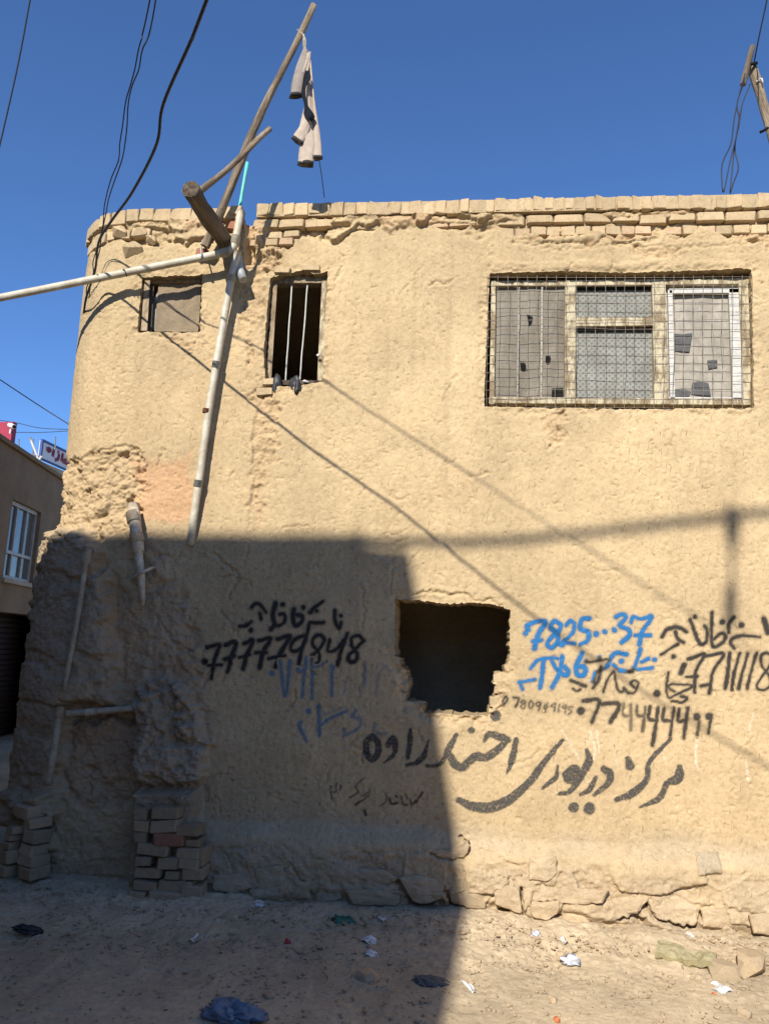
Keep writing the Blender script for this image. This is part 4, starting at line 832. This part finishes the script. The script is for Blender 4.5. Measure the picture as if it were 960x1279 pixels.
# log through the wall, poles and washing above it
LA, LB = np.array([-1.87, .15, 4.63]), np.array([-1.905, -.70, 4.655])
lg = pole('timber_log', LA, LB, .066, .058, M['log'], house, .008, 16, 14, .05, 3); lg['label'] = 'thick dark log sticking out of the wall top'
bm = bmesh.new(); bmesh.ops.create_circle(bm, cap_ends=True, segments=16, radius=.056)
eg = link('cut_end', bm_mesh('cut_end', bm), M['endgrain'], house); eg.location = LB+(LB-LA)/np.linalg.norm(LB-LA)*.003
eg.rotation_mode = 'QUATERNION'; eg.rotation_quaternion = Vector(LB-LA).to_track_quat('Z', 'Y')
A0, B0 = W(256, 308, -.09), W(392, 6, -.30)
fp = pole('wooden_pole', A0, B0, .034, .022, M['wood'], None, .018, 12, 22, .06, 8); tag(fp, 'long crooked wooden pole rising above the roof with cloth tied to it', 'pole')
br = pole('wooden_stick', W(243, 245, -.62), W(337, 161, -.33), .022, .020, M['wood'], None, .012, 10, 14, .06, 4); tag(br, 'short crooked stick propped between the log and the long pole', 'stick')
tq = pole('metal_tube', W(298.5, 264, .02), W(309, 203, .02), .013, .013, M['turq'], None, 0, 10, 4, 0, 2); tag(tq, 'thin turquoise tube standing behind the long wooden pole', 'tube')
def lerp_y(py): return -.09+(-.30+.09)*(308-py)/302
yc = lerp_y(60)-.03
def panel(name, L, Rr, dy, mat, parent, seed, amp=.012, n=26, m=9, mid=0.0):
    L = catmull(L, n); Rr = catmull(Rr, n); V = []
    for k in range(n):
        a, b = W(*L[k], yc+dy), W(*Rr[k], yc+dy)
        for j in range(m):
            t = j/(m-1); p = a*(1-t)+b*t; f = k/(n-1)
            p[1] += amp*math.sin(t*7+seed+f*2.2)*(.3+f)-mid*math.sin(t*math.pi); V.append(p)
    V = np.array(V); i = np.arange(n-1)[:, None]*m+np.arange(m-1)[None]; F = np.stack([i, i+1, i+1+m, i+m], -1).reshape(-1, 4)
    q = len(V); V = np.vstack([V, V+[0, .004, 0]]); F = np.vstack([F, F[:, ::-1]+q])
    return link(name, mesh_np(name, V, F), mat, parent)
cl = panel('hanging_cloth', [(380, 66), (381, 110), (380, 150), (374, 188), (373, 205)], [(386, 64), (389, 110), (394, 150), (396, 185), (391, 206)], 0, M['cloth'], None, 1, .012, mid=.02)
tag(cl, 'beige garment with dark trim hanging from the pole', 'cloth')
def sleeve(L, Rr, dy, seed, mat='cloth'):
    n = 16; L = catmull(L, n); Rr = catmull(Rr, n); ns = 14; V = []
    for k in range(n):
        a, b = W(*L[k], yc+dy), W(*Rr[k], yc+dy); c = (a+b)/2; h = (b-a)/2; f = k/(n-1)
        for j in range(ns):
            t = 2*math.pi*j/ns; w = 1+.13*math.sin(3*t+seed+f*5)+.10*math.sin(5*t-seed+f*9)*f
            V.append(c+h*math.cos(t)*w+np.array([0, 1, 0])*np.linalg.norm(h)*.5*math.sin(t)*w)
    F = [(i*ns+j, i*ns+(j+1) % ns, (i+1)*ns+(j+1) % ns, (i+1)*ns+j) for i in range(n-1) for j in range(ns)]
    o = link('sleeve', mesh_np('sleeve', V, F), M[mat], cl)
    V = np.array(V); e = V[-ns:]; u = (V[-ns:]-V[-2*ns:-ns]).mean(0); u /= np.linalg.norm(u); cc_ = e.mean(0)
    R = np.vstack([cc_+(e-cc_)*1.05-u*.020, cc_+(e-cc_)*1.06+u*.004, cc_+(e-cc_)*.96+u*.003]); F = [(r*ns+j, r*ns+(j+1) % ns, (r+1)*ns+(j+1) % ns, (r+1)*ns+j) for r in range(2) for j in range(ns)]
    link('hem', mesh_np('hem', R, F), M['cloth_grey'], cl)
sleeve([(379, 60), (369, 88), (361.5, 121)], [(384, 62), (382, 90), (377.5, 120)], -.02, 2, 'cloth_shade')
sleeve([(386, 74), (391, 130), (391, 168), (390, 199)], [(388, 72), (393, 122), (400, 170), (402, 198)], -.012, 3)
sleeve([(381, 132), (374, 156), (364.5, 173)], [(388, 138), (387, 160), (377, 181)], -.035, 4)
sleeve([(380, 150), (376, 170), (373, 206)], [(390, 150), (394, 180), (392, 206)], -.01, 6)
panel('dark_trim', [(382, 88), (379.5, 96), (378, 106), (376.5, 118), (380, 131), (379, 142), (384, 150)], [(386, 88), (388, 97), (382, 108), (381.5, 118), (384, 130), (392.5, 143), (388, 150)], -.075, M['cloth_dark'], cl, 5, .014, m=5)
panel('collar_fold', [(383, 66), (379, 80), (376, 92)], [(388, 64), (386, 80), (384, 92)], -.03, M['cloth'], cl, 7, .01)
for k in range(5): tube('knot', catmull([W(371+k*2.2, 37+k*1.4, yc+.02), W(379, 44+k, yc-.02), W(382-k*.7, 52+k*2, yc-.01), W(381+k*.5, 64, yc)], 10), .0045, M['rope'], cl, 6)
st = tube('string', catmull([W(398, 196, yc-.01), W(402, 222, -.1), W(405, 247, .05)], 8), .0032, M['cable'], None, 5); tag(st, 'thin dark string running from the hanging cloth down to the parapet', 'string')

# ------------------------------------------------------------------ cables
def cable(P, r, label, mat='cable', n=50, cat='cable', wob=0.0, seed=0):
    Q = catmull(P, n); rr = np.random.default_rng(seed)
    if wob: Q[1:-1] += catmull(rr.normal(0, wob, (max(6, n//4), 3)), n)[1:-1]
    return tag(tube('overhead_cable', Q, r, M[mat], None, 6), label, cat)
thick = [W(104, 400, .30), W(108, 372, .02), W(119, 338, -.12), (-2.66, -.42, 4.44), (-2.41, -.74, 4.41), (-2.10, -1.11, 4.37), (-1.76, -1.56, 4.36), (-1.62, -1.82, 4.40), (-1.33, -2.21, 4.42), (-1.19, -2.41, 4.43), (0.2, -4.4, 4.55), (2.6, -7.8, 5.3)]
cable(thick, .0085, 'thick black cable swooping from the house corner up out of view', n=90)
for k, (dx, sg) in enumerate(((0, 1), (.018, -1))):
    P = [np.array(p)+[dx, 0, sg*.006] for p in (W(107, 388, .25), W(113, 345, .02), W(124, 300, -.10), (-2.60, -.50, 4.71), (-2.28, -.97, 4.75), (-2.08, -1.33, 4.86), (-1.89, -1.61, 4.93), (-1.74, -1.83, 5.02), (-.9, -3.3, 5.3), (1.6, -7.8, 6.3))]
    cable(P, .0042, ('thin cable twisted beside its pair, rising from the corner' if k == 0 else 'second thin cable of the twisted pair rising from the corner'), n=110, wob=.006, seed=k+3)
cable([W(-60, 500, 5.5), W(-16, 250, 4.2), W(0, 182, 4.0), W(22, 85, 3.7), W(38, 0, 3.4), W(60, -120, 3.0)], .012, 'thin black cable crossing the top left corner of the sky')
cable([W(-30, 455, 9), W(0, 474, 9), W(50, 507, 10), W(110, 545, 10)], .012, 'sagging cable in the sky above the alley roofs', n=20)
cable([W(-20, 522, 14), W(20, 528, 14), W(55, 535, 14), W(120, 537, 14)], .009, 'faint upper cable over the alley behind the sign', n=20)
cable([W(-20, 541, 14), W(20, 540, 14), W(55, 540, 14), W(120, 536, 14)], .009, 'faint lower cable over the alley behind the sign', n=20)

# splintered pole beyond the roof, with its cables
YP = 1.6
up_ = empty('utility_pole', (W(975, 330, YP)[0], YP, 4.78)); tag(up_, 'pale splintered wooden post with cross piece behind the roof at the far right', 'post')
def child_world(o, p): o.parent = p; o.matrix_parent_inverse = Matrix.Translation(-Vector(p.location)); return o
a_, b_ = W(1003, 300, YP), W(938, 82, YP); a_[2] = max(a_[2], 4.79)
child_world(pole('shaft', a_, b_, .055, .042, M['wood'], None, .010, 9, 12, .10, 12), up_)
child_world(pole('cross_piece', W(927, 106, YP-.08), W(939, 58, YP-.05), .030, .026, M['log'], None, 0, 8, 6, .06, 5), up_)
child_world(tube('band', catmull([W(933, 82, YP-.06), W(938, 80, YP-.08), W(944, 79, YP-.05)], 5), .016, M['black'], None, 6), up_)
child_world(tube('band', catmull([W(949, 165, YP-.05), W(953, 163, YP-.08), W(958, 160, YP-.05)], 5), .014, M['black'], None, 6), up_)
child_world(tube('hook', catmull([W(944, 102, YP-.05), W(950, 98, YP-.07), W(952, 104, YP-.07)], 6), .008, M['bar'], None, 6), up_)
for k, P in enumerate(([(930, 92), (922, 120), (915, 150), (913, 180), (903, 205), (902, 240)], [(931, 95), (921, 130), (922, 150), (912, 200), (903, 240)], [(936, 105), (925, 145), (917, 185), (911, 240)], [(922, 140), (919, 180), (918, 215), (911, 244)])):
    cable([W(*q, YP-.1-.3*i/5) for i, q in enumerate(P)], .0058, ('leftmost', 'second', 'third', 'rightmost')[k]+' of the thin wires dropping from the splintered post to the parapet', n=24, wob=.006, seed=k)
cable([W(941, 78, YP), W(948, 42, YP-.3), W(957, 0, YP-.8), W(964, -40, YP-1.2)], .006, 'single wire rising from the splintered post out of the top edge', n=14)

# ------------------------------------------------------------------ the alley on the left
AH = np.array([-.196, .98, 0.]); AN = np.array([.98, .196, 0.]); AP = np.array([-5.2, 0, 0.])
AH /= np.linalg.norm(AH); AN /= np.linalg.norm(AN)
alley = empty('alley_building', tuple(AP+AH*3)); tag(alley, 'shaded brown plastered building with white window across the alley on the left', 'building')
AM = Matrix(((AH[0], -AN[0], 0, AP[0]), (AH[1], -AN[1], 0, AP[1]), (0, 0, 1, 0), (0, 0, 0, 1)))  # local x along the wall, y into the building
def alley_box(name, b, mat, parent=None, bev=0.004):
    bm = bmesh.new(); add_box(bm, *b, bev=bev); bmesh.ops.recalc_face_normals(bm, faces=bm.faces); bm.transform(AM)
    bm.transform(Matrix.Translation(-Vector(alley.location))); o = link(name, bm_mesh(name, bm), mat, alley)
    if parent is not None: o.parent = parent
    return o
def grid_wall(name, x0, x1, z0, z1, holes, th, mat):
    bm = bmesh.new(); xs = sorted({x0, x1, *[h[0] for h in holes], *[h[1] for h in holes]}); zs = sorted({z0, z1, *[h[2] for h in holes], *[h[3] for h in holes]})
    for a, b in zip(xs[:-1], xs[1:]):
        for c, d in zip(zs[:-1], zs[1:]):
            if not any(h[0] <= a < h[1] and h[2] <= c < h[3] for h in holes): add_box(bm, a, b, 0, th, c, d)
    bmesh.ops.remove_doubles(bm, verts=bm.verts, dist=1e-5)
    sub = [f for f in bm.faces if all(len(e.link_faces) > 2 for e in f.edges) and False]
    bmesh.ops.recalc_face_normals(bm, faces=bm.faces); bm.transform(AM); bm.transform(Matrix.Translation(-Vector(alley.location)))
    return link(name, bm_mesh(name, bm), mat, alley)
wx0, wx1, wz0, wz1 = 4.36, 5.45, 2.39, 3.44
grid_wall('wall', -6, 9.5, -.1, 4.07, [(wx0, wx1, wz0, wz1), (3.6, 6.6, 0.0, 1.95), (1.2, 2.3, wz0, wz1)], .3, M['far_wall'])
alley_box('roof', (-6, 9.5, .3, 6, 3.7, 3.85), M['far_wall'])
alley_box('back_wall', (-6, 9.5, 6, 6.3, -.1, 4.0), M['far_wall']); alley_box('end_wall', (-6.3, -6, 0, 6.3, -.1, 4.0), M['far_wall'])
for (x0, x1) in ((wx0, wx1), (1.2, 2.3)):
    wf = alley_box('window', (x0, x1, .05, .11, wz1-.055, wz1), M['white_frame']); g = .03
    for b in ((x0, x0+.055, wz0, wz1-.055), (x1-.055, x1, wz0, wz1-.055), (x0+.055, x1-.055, wz0, wz0+.05), (x0+.055, x1-.055, wz0+.34, wz0+.385)): alley_box('frame', (b[0], b[1], .052, .112, b[2], b[3]), M['white_frame'], wf)
    for k in (1, 2): 
        xm = x0+(x1-x0)*k/3
        alley_box('mullion', (xm-.022, xm+.022, .056, .10, wz0+.05, wz0+.34), M['white_frame'], wf); alley_box('mullion', (xm-.022, xm+.022, .056, .10, wz0+.385, wz1-.055), M['white_frame'], wf)
    for k in range(3):
        a, b = x0+.05+(x1-x0-.1)*k/3, x0+.05+(x1-x0-.1)*(k+1)/3
        alley_box('pane', (a, b, .085, .093, wz0+.03, wz0+.36), M['far_glass'], wf, 0); alley_box('pane', (a, b, .085, .093, wz0+.36, wz1-.03), M['far_glass'], wf, 0)
for (x0, x1) in ((wx0, wx1), (1.2, 2.3)): alley_box('sill', (x0-.06, x1+.06, -.05, .05, wz0-.06, wz0-.002), M['far_beige'])
alley_box('coping', (-6, 9.5, -.05, .34, 4.072, 4.13), M['far_wall'])
bm = bmesh.new()                                                       # ribbed roller shutter
for k in range(24): add_box(bm, 3.6, 8.4, .55, .575+.01*(k % 2), .0+k*.08, .066+k*.08, bev=.008)
add_box(bm, 3.6, 8.4, .59, .61, 0, 1.95); add_box(bm, 3.3, 8.4, .3, .62, 1.951, 2.0); add_box(bm, 8.41, 8.5, .3, .62, 0, 2.0); add_box(bm, 3.3, 3.59, .3, .62, 0, 1.95); bmesh.ops.recalc_face_normals(bm, faces=bm.faces); bm.transform(AM); bm.transform(Matrix.Translation(-Vector(alley.location)))
link('roller_shutter', bm_mesh('roller_shutter', bm), M['shutter'], alley)
# behind it: sign, red block, camera, rods
def vplane_quad(px, y): return [W(x, yy, y) for x, yy in px]
sgn = empty('shop_sign', tuple(W(68, 575, 13))); tag(sgn, 'white shop sign with blue border and red script above the alley', 'sign')
su = np.array(W(120, 600, 15.2))-np.array(W(54, 549, 12.4)); su[2] = 0; su /= np.linalg.norm(su)
s0 = np.array(W(54, 550, 12.4)); sn = np.array([su[1], -su[0], 0]); zb = W(52, 572, 12.4)[2]-s0[2]
SM = Matrix(((su[0], -sn[0], 0, s0[0]), (su[1], -sn[1], 0, s0[1]), (0, 0, 1, s0[2]), (0, 0, 0, 1)))
def sign_mesh(name, bm, mat, parent=sgn):
    bmesh.ops.recalc_face_normals(bm, faces=bm.faces); bm.transform(SM); bm.transform(Matrix.Translation(-Vector(sgn.location))); return link(name, bm_mesh(name, bm), mat, parent)
HB = -zb; bm = bmesh.new(); add_box(bm, 0, 3.4, 0, .08, -HB, 0); sign_mesh('panel', bm, M['sign_white'])
bm = bmesh.new(); add_box(bm, -.03, 3.43, -.012, .05, -.035, .03); add_box(bm, -.03, .03, -.012, .05, -HB, -.036); add_box(bm, -.03, 3.43, -.012, .05, -HB-.03, -HB+.01); sign_mesh('border', bm, M['sign_blue'])
bm = bmesh.new(); add_box(bm, -.1, 4.0, .1, 3.0, -2.6, -HB-.04); sign_mesh('base_wall', bm, M['far_beige'])
def ribbon(bm, P, w, y0=-.016, y1=-.001):
    Q = catmull([(x, z, 0) for x, z in P], len(P)*4) if len(P) > 1 else None
    if Q is None: add_box(bm, P[0][0]-w/2, P[0][0]+w/2, y0, y1, P[0][1]-w/2, P[0][1]+w/2); return
    for a, b in zip(Q[:-1], Q[1:]):
        t = (b-a)/(np.linalg.norm(b-a)+1e-9); n = np.array([-t[1], t[0], 0])*w/2; e = t*w*.2
        f = [bm.verts.new((p[0], y0, p[1])) for p in (a-n-e, b-n+e, b+n+e, a+n-e)]; g = [bm.verts.new((v.co.x, y1, v.co.z)) for v in f]
        bm.faces.new(f); [bm.faces.new((f[k], g[k], g[(k+1) % 4], f[(k+1) % 4])) for k in range(4)]
bm = bmesh.new(); h = HB; c0 = .5
ribbon(bm, [(.20, -.35*h), (.30, -.28*h), (.38, -.36*h), (.30, -.46*h), (.22, -.40*h)], .07)                      # round mark
ribbon(bm, [(.52, -.25*h), (.50, -.60*h)], .09); ribbon(bm, [(.78, -.36*h), (.76, -.62*h), (.64, -.76*h)], .09); ribbon(bm, [(.74, -.24*h)], .08)
ribbon(bm, [(.95, -.22*h), (.93, -.66*h)], .09); ribbon(bm, [(1.22, -.20*h), (1.12, -.48*h), (1.00, -.64*h), (1.22, -.66*h), (1.42, -.62*h), (1.44, -.46*h)], .09)
ribbon(bm, [(1.36, -.80*h)], .07); ribbon(bm, [(1.50, -.80*h)], .07)
ribbon(bm, [(1.75, -.46*h), (1.78, -.64*h), (2.0, -.70*h), (2.24, -.62*h), (2.26, -.46*h)], .09); ribbon(bm, [(1.95, -.34*h)], .07); ribbon(bm, [(2.07, -.34*h)], .07)
sign_mesh('lettering', bm, M['sign_red'])
y_r = 8.5; p0, p1 = W(-14, 519, y_r), W(11.5, 557, y_r)
rd = empty('crimson_hoarding', (p0[0], y_r, p1[2])); tag(rd, 'crimson hoarding panel at the left edge above the alley roof', 'hoarding')
child_world(box_obj('panel', (p0[0]-1.2, p1[0], y_r, y_r+.12, p1[2]-.6, W(6, 527, y_r)[2]), M['crimson'], None), rd)
child_world(box_obj('edge_trim', (p1[0], p1[0]+.03, y_r-.01, y_r+.13, p1[2]-.6, W(6, 527, y_r)[2]+.01), M['crimson'], None), rd)
cc = empty('security_camera', tuple(W(14, 535, y_r))); tag(cc, 'small white security camera fixed beside the crimson panel', 'camera')
child_world(tube('housing', [W(12.5, 531, y_r-.1), W(18, 533, y_r-.25)], .045, M['sign_white'], None, 10), cc); child_world(tube('bracket', [W(13, 541, y_r), W(14.5, 532, y_r-.12)], .018, M['sign_white'], None, 8), cc)
child_world(tube('lens', [W(18, 533, y_r-.25), W(18.5, 533.1, y_r-.262)], .034, M['black'], None, 10), cc)
tv = empty('roof_antenna', tuple(W(45, 578, 7.5))); tag(tv, 'bent white mast with brackets on the alley roof', 'antenna')
child_world(tube('mast', catmull([W(38, 547, 7.5), W(43, 560, 7.5), W(48, 574, 7.5), W(49, 590, 7.5)], 8), .022, M['white_frame'], None, 6), tv)
child_world(tube('bracket', [W(30, 566, 7.4), W(47, 570, 7.5)], .020, M['white_frame'], None, 6), tv); child_world(tube('bracket', [W(47, 580, 7.5), W(52, 570, 7.4)], .022, M['white_frame'], None, 6), tv)
for k, (x, y0, y1, nm) in enumerate(((18, 549, 568, 'leftmost thin steel rod on the alley roof'), (24, 549, 572, 'second thin steel rod from the left on the alley roof'), (42, 548, 580, 'steel rod behind the bent white mast'), (69.5, 545, 556, 'steel rod standing just behind the shop sign'))):
    tag(tube('steel_rod', [W(x-.3, y1+6, 8.6), W(x, y0, 8.6)], .014, M['steel'], None, 6), nm, 'rod')

# ------------------------------------------------------------------ across the street, behind the viewer: what throws the big shadow
opp = empty('street_building', (-6, -10, 0)); tag(opp, 'tall mud building across the street whose shadow falls on the wall', 'building')
YO = -9.2; k_ = -YO
def sh(px, py, y):                                           # the point at depth y whose shadow lands on the facade at this place
    p = W(px, py); return p+SUN*y
e_top = sh(512, 690, YO); e_low = sh(586, 1130, YO); sl_ = (e_low[0]-e_top[0])/(e_low[2]-e_top[2]); roofz = sh(470, 668, YO)[2]
foot = e_top[0]+sl_*(0-e_top[2])
bm = bmesh.new(); XL = -8.2
bm = bmesh.new(); pts = [(XL, -.1), (foot, -.1), (e_top[0], e_top[2]), (sh(458, 690, YO)[0], e_top[2]+.02), (sh(456, 670, YO)[0], roofz), (XL, roofz-.1)]
f = [bm.verts.new((x, YO, z)) for x, z in pts]; g = [bm.verts.new((x-(1.6 if x > -8 else 0), YO-7, z)) for x, z in pts]; bm.faces.new(f); bm.faces.new(g[::-1])
for k in range(len(f)): bm.faces.new((f[k], g[k], g[(k+1) % len(f)], f[(k+1) % len(f)]))
bmesh.ops.recalc_face_normals(bm, faces=bm.faces)
child_world(link('walls', bm_mesh('walls', bm), M['opp_wall'], None), opp)
for x in (-7.6, -5.6):
    for z in (3.2, 5.8): child_world(box_obj('window', (x, x+1.4, YO-.02, YO+.05, z, z+1.3), M['dark_wood'], None), opp)
child_world(box_obj('door', (-4.2, -3.1, YO-.02, YO+.06, 0, 2.1), M['shutter'], None), opp)
low = empty('street_building', (6, -10, 0)); tag(low, 'added unseen lower mud building across the street, put in to shape the light on the shaded wall', 'building')  # added out of view to cut sky fill on the shaded wall
YL = -13.5
child_world(box_obj('walls', (foot+.3, 22, YL-6.5, YL, -.1, 3.6), M['opp_wall'], None), low)
for x in (3, 7, 11): child_world(box_obj('window', (x, x+1.4, YL-.02, YL+.05, 1.2, 2.5), M['dark_wood'], None), low)
child_world(box_obj('door', (5.1, 6.1, YL-.02, YL+.06, 0, 2.1), M['shutter'], None), low)
YBm = -8.2
bA, bB = sh(436, 676, YBm), sh(1010, 634, YBm)
bB2 = sh(700, 668, YBm)
bmn = tube('roof_beam', catmull([sh(400, 676, YBm-1), bA, sh(560, 680, YBm), bB2, sh(850, 653, YBm), bB], 24), .027, M['wood'], None, 8, rough=.08); child_world(bmn, opp)
hg = tube('hanging_bundle', catmull([sh(914, 640, YBm), sh(914, 665, YBm), sh(913, 690, YBm), sh(913, 720, YBm), sh(912, 745, YBm), sh(911, 770, YBm), sh(911, 786, YBm)], 18), np.interp(np.linspace(0, 1, 18), [0, .15, .35, .5, .62, .85, 1], [.055, .045, .016, .010, .032, .038, .012]), M['cloth_grey'], None, 8, rough=.1)
tag(hg, 'dark bundle hanging from the beam across the street', 'bundle')

# ------------------------------------------------------------------ litter and loose stones on the street
def scrap(name, px, py, w, h, mat, label, cat, seed, thick=.35, amp=.5, group=None):
    p = WG(px, py); s = .0049
    o = crumple(name, (p[0], p[1], p[2]+h*s*.3), (w*s, w*s*.6, h*s*1.25), M[mat], seed, None, 4 if w > 25 else 3, amp, True)
    o.rotation_euler = (random.uniform(-.2, .2), random.uniform(-.2, .2), random.uniform(-.4, .4)); return tag(o, label, cat, group)
def flat_scrap(px, py, w, h, mat, label, seed, name='paper_scrap', cat='paper'):
    p = WG(px, py); rr = np.random.default_rng(seed); n = 9; s = .0052; V = []
    for i in range(n):
        for j in range(n):
            u, v = i/(n-1)-.5, j/(n-1)-.5; k = 1-.5*abs(v)*rr.uniform(.6, 1.2)
            V.append((u*w*s*k, v*h*s*3.0, .008+.007*math.sin(u*5+seed)+.005*math.cos(v*6+seed*2)+rr.uniform(-.002, .002)+.004*v))
    V = np.array(V); i = np.arange(n-1)[:, None]*n+np.arange(n-1)[None]; F = np.stack([i, i+n, i+n+1, i+1], -1).reshape(-1, 4); q = len(V)
    V = np.vstack([V, V-[0, 0, .002]]); F = np.vstack([F, F[:, ::-1]+q]); o = link(name, mesh_np(name, V, F, False), M[mat]); o.location = p; o.rotation_euler = (0, 0, rr.uniform(-.6, .6))
    return tag(o, label, cat)
flat_scrap(320, 1131, 20, 6, 'paper', 'white pointed paper scrap near the brick pier on shaded ground', 1)
scrap('plastic_bag', 292, 1272, 40, 12, 'bluebag', 'crumpled blue plastic bag at the bottom edge', 'bag', 12, amp=.7)
scrap('plastic_wrapper', 432, 1154, 25, 6, 'greenplastic', 'dark green plastic wrapper on the shaded ground', 'wrapper', 13, amp=.7)
flat_scrap(460, 1176, 18, 5, 'paper', 'white paper scrap below the dark green wrapper, upper of two', 2)
flat_scrap(466, 1193, 16, 4, 'paper', 'white paper scrap below the dark green wrapper, lower of two', 3)
scrap('rubber_sole', 538, 1228, 28, 4, 'greyscrap', 'grey curled rubber sole in the shade near the shadow edge', 'rubber', 14, amp=.5)
scrap('charred_lump', 34, 1164, 24, 7, 'rag', 'dark charred lump on the ground at the far left', 'lump', 15, amp=.5)
def carton():
    bm = bmesh.new(); bmesh.ops.create_grid(bm, x_segments=16, y_segments=6, size=.5); bmesh.ops.solidify(bm, geom=list(bm.faces), thickness=.35)
    for v in bm.verts:
        x, y = v.co.x, v.co.y; v.co.z += .30*float(vn(np.array(x*5+2), np.array(y*4), 7))+.14*float(vn(np.array(x*14), np.array(y*11), 3)); v.co.y += .10*float(vn(np.array(x*6), np.array(3.), 9))
    o = link('olive_body', bm_mesh('olive_body', bm), M['oldpack']); p = WG(856, 1203); o.location = (p[0], p[1], p[2]+.055); o.scale = (.30, .13, .085); o.rotation_euler = (.25, .0, -.38); return tag(o, 'x', 'x')
lp = WG(846, 1200); lm = empty('crushed_packet', tuple(lp)); tag(lm, 'crushed lime green and olive packet on the sunlit ground', 'packet')
child_world(flat_scrap(829, 1190, 22, 5, 'limepack', 'x', 5, 'lime_end'), lm); child_world(carton(), lm)
for ch in lm.children:
    for q in ('label', 'category'): del ch[q]
flat_scrap(860, 1171, 9, 7, 'paper', 'small white paper scrap above the crushed packet', 6)
flat_scrap(898, 1235, 18, 7, 'paper', 'torn white paper below the loose stones at right', 7)
scrap('foil_wrapper', 712, 1204, 15, 8, 'silver', 'crinkled silver foil wrapper on sunlit ground', 'wrapper', 18, amp=.8)
scrap('foil_wrapper', 669, 1171, 9, 7, 'silver', 'small bluish foil scrap near the wall foot in the sun', 'wrapper', 19, amp=.8)
flat_scrap(705, 1177, 6, 4, 'paper', 'tiny white fleck right of the small foil scrap', 8)
flat_scrap(586, 1234, 8, 8, 'paper', 'white torn scrap at the edge of the big shadow', 9)
flat_scrap(475, 1147, 10, 6, 'paper', 'pale crumpled scrap just right of the green wrapper', 10)
flat_scrap(246, 1174, 10, 6, 'paper', 'pale scrap on shaded ground below the brick pier', 11)
scrap('red_scrap', 359, 1179, 6, 5, 'redscrap', 'small red scrap on the shaded ground', 'scrap', 20)
scrap('orange_peel', 695, 1276, 5, 4, 'orangescrap', 'orange scrap at the bottom edge in the sun', 'scrap', 21); scrap('orange_peel', 891, 1243, 4, 3, 'orangescrap', 'orange scrap next to the torn white paper', 'scrap', 22)
for k, (x, y, w, h, lb) in enumerate(((904, 1217, 30, 15, 'flat pale stone right of the crushed packet'), (938, 1213, 32, 22, 'large rounded stone at the right on sunlit ground'), (929, 1271, 11, 9, 'small brown stone at the bottom right'), (913, 1160, 16, 12, 'pale stone against the foot of the sunlit wall'), (336, 1247, 12, 6, 'small flat stone above the blue bag'), (288, 1148, 18, 8, 'flat stone in front of the brick pier'), (458, 1222, 26, 9, 'wide low stone in the middle of the shaded ground'), (690, 1250, 7, 5, 'little stone on open sunlit dust'), (700, 1196, 10, 7, 'little stone left of the silver foil'))):
    p = WG(x, y); o = bpy.data.objects.new('loose_stone', RK[(k+3) % 8]); COL.objects.link(o); o.location = (p[0], p[1], p[2]+h*.0012); o.scale = (w*.0056, w*.0045, h*.0062); o.rotation_euler = (0, 0, k*1.3); tag(o, lb, 'stone', 'loose stones on the street')
def gravel():
    rr = np.random.default_rng(3); base = []
    for k in range(3):
        bm = bmesh.new(); bmesh.ops.create_icosphere(bm, subdivisions=1, radius=.5)
        for v in bm.verts: v.co *= random.uniform(.7, 1.25)
        base.append((np.array([v.co[:] for v in bm.verts]), np.array([[v.index for v in f.verts] for f in bm.faces]))); bm.free()
    V, F, n = [], [], 0
    for _ in range(6000):
        x = rr.uniform(-3.4, 2.3); y = -0.12-abs(rr.normal(0, .7)) if rr.random() < .8 else rr.uniform(-2, -.2)
        if y < -2.2: continue
        s = .004+.022*rr.random()**5+.005*rr.random(); b, f = base[rr.integers(3)]
        a = rr.uniform(0, 6); c, d = math.cos(a), math.sin(a); P = b*np.array([s*rr.uniform(.8, 1.6), s, s*.7]); P = np.c_[P[:, 0]*c-P[:, 1]*d, P[:, 0]*d+P[:, 1]*c, P[:, 2]]
        V.append(P+[x, y, float(gz(x, y))+.012*float(fbm(np.array(x*1.7), np.array(y*1.7), 3, 1))+.003+.02*(y > -.5)]); F.append(f+n); n += len(b)
    o = link('gravel', mesh_np('gravel', np.vstack(V), np.vstack(F), False), M['stone']); o['kind'] = 'stuff'
gravel()
def twigs():
    rr = np.random.default_rng(8); V, F, n = [], [], 0
    for _ in range(260):
        px, py = rr.uniform(20, 955), 1140+abs(rr.normal(0, 45)); p = WG(px, min(py, 1275)); a = rr.uniform(0, 3.14); L = rr.uniform(.015, .07); t = rr.uniform(.0008, .002)
        q = p+[0, 0, .012]; v, f = tube_vf([q, q+[L*.5*math.cos(a), L*.5*math.sin(a), rr.uniform(0, .012)], q+[L*math.cos(a+.3), L*math.sin(a+.3), 0]], t, 4, False); V.append(np.array(v)); F.append(np.array(f)+n); n += len(v)
    o = link('straw_bits', mesh_np('straw_bits', np.vstack(V), np.vstack(F), False), M['wood']); o['kind'] = 'stuff'
twigs()
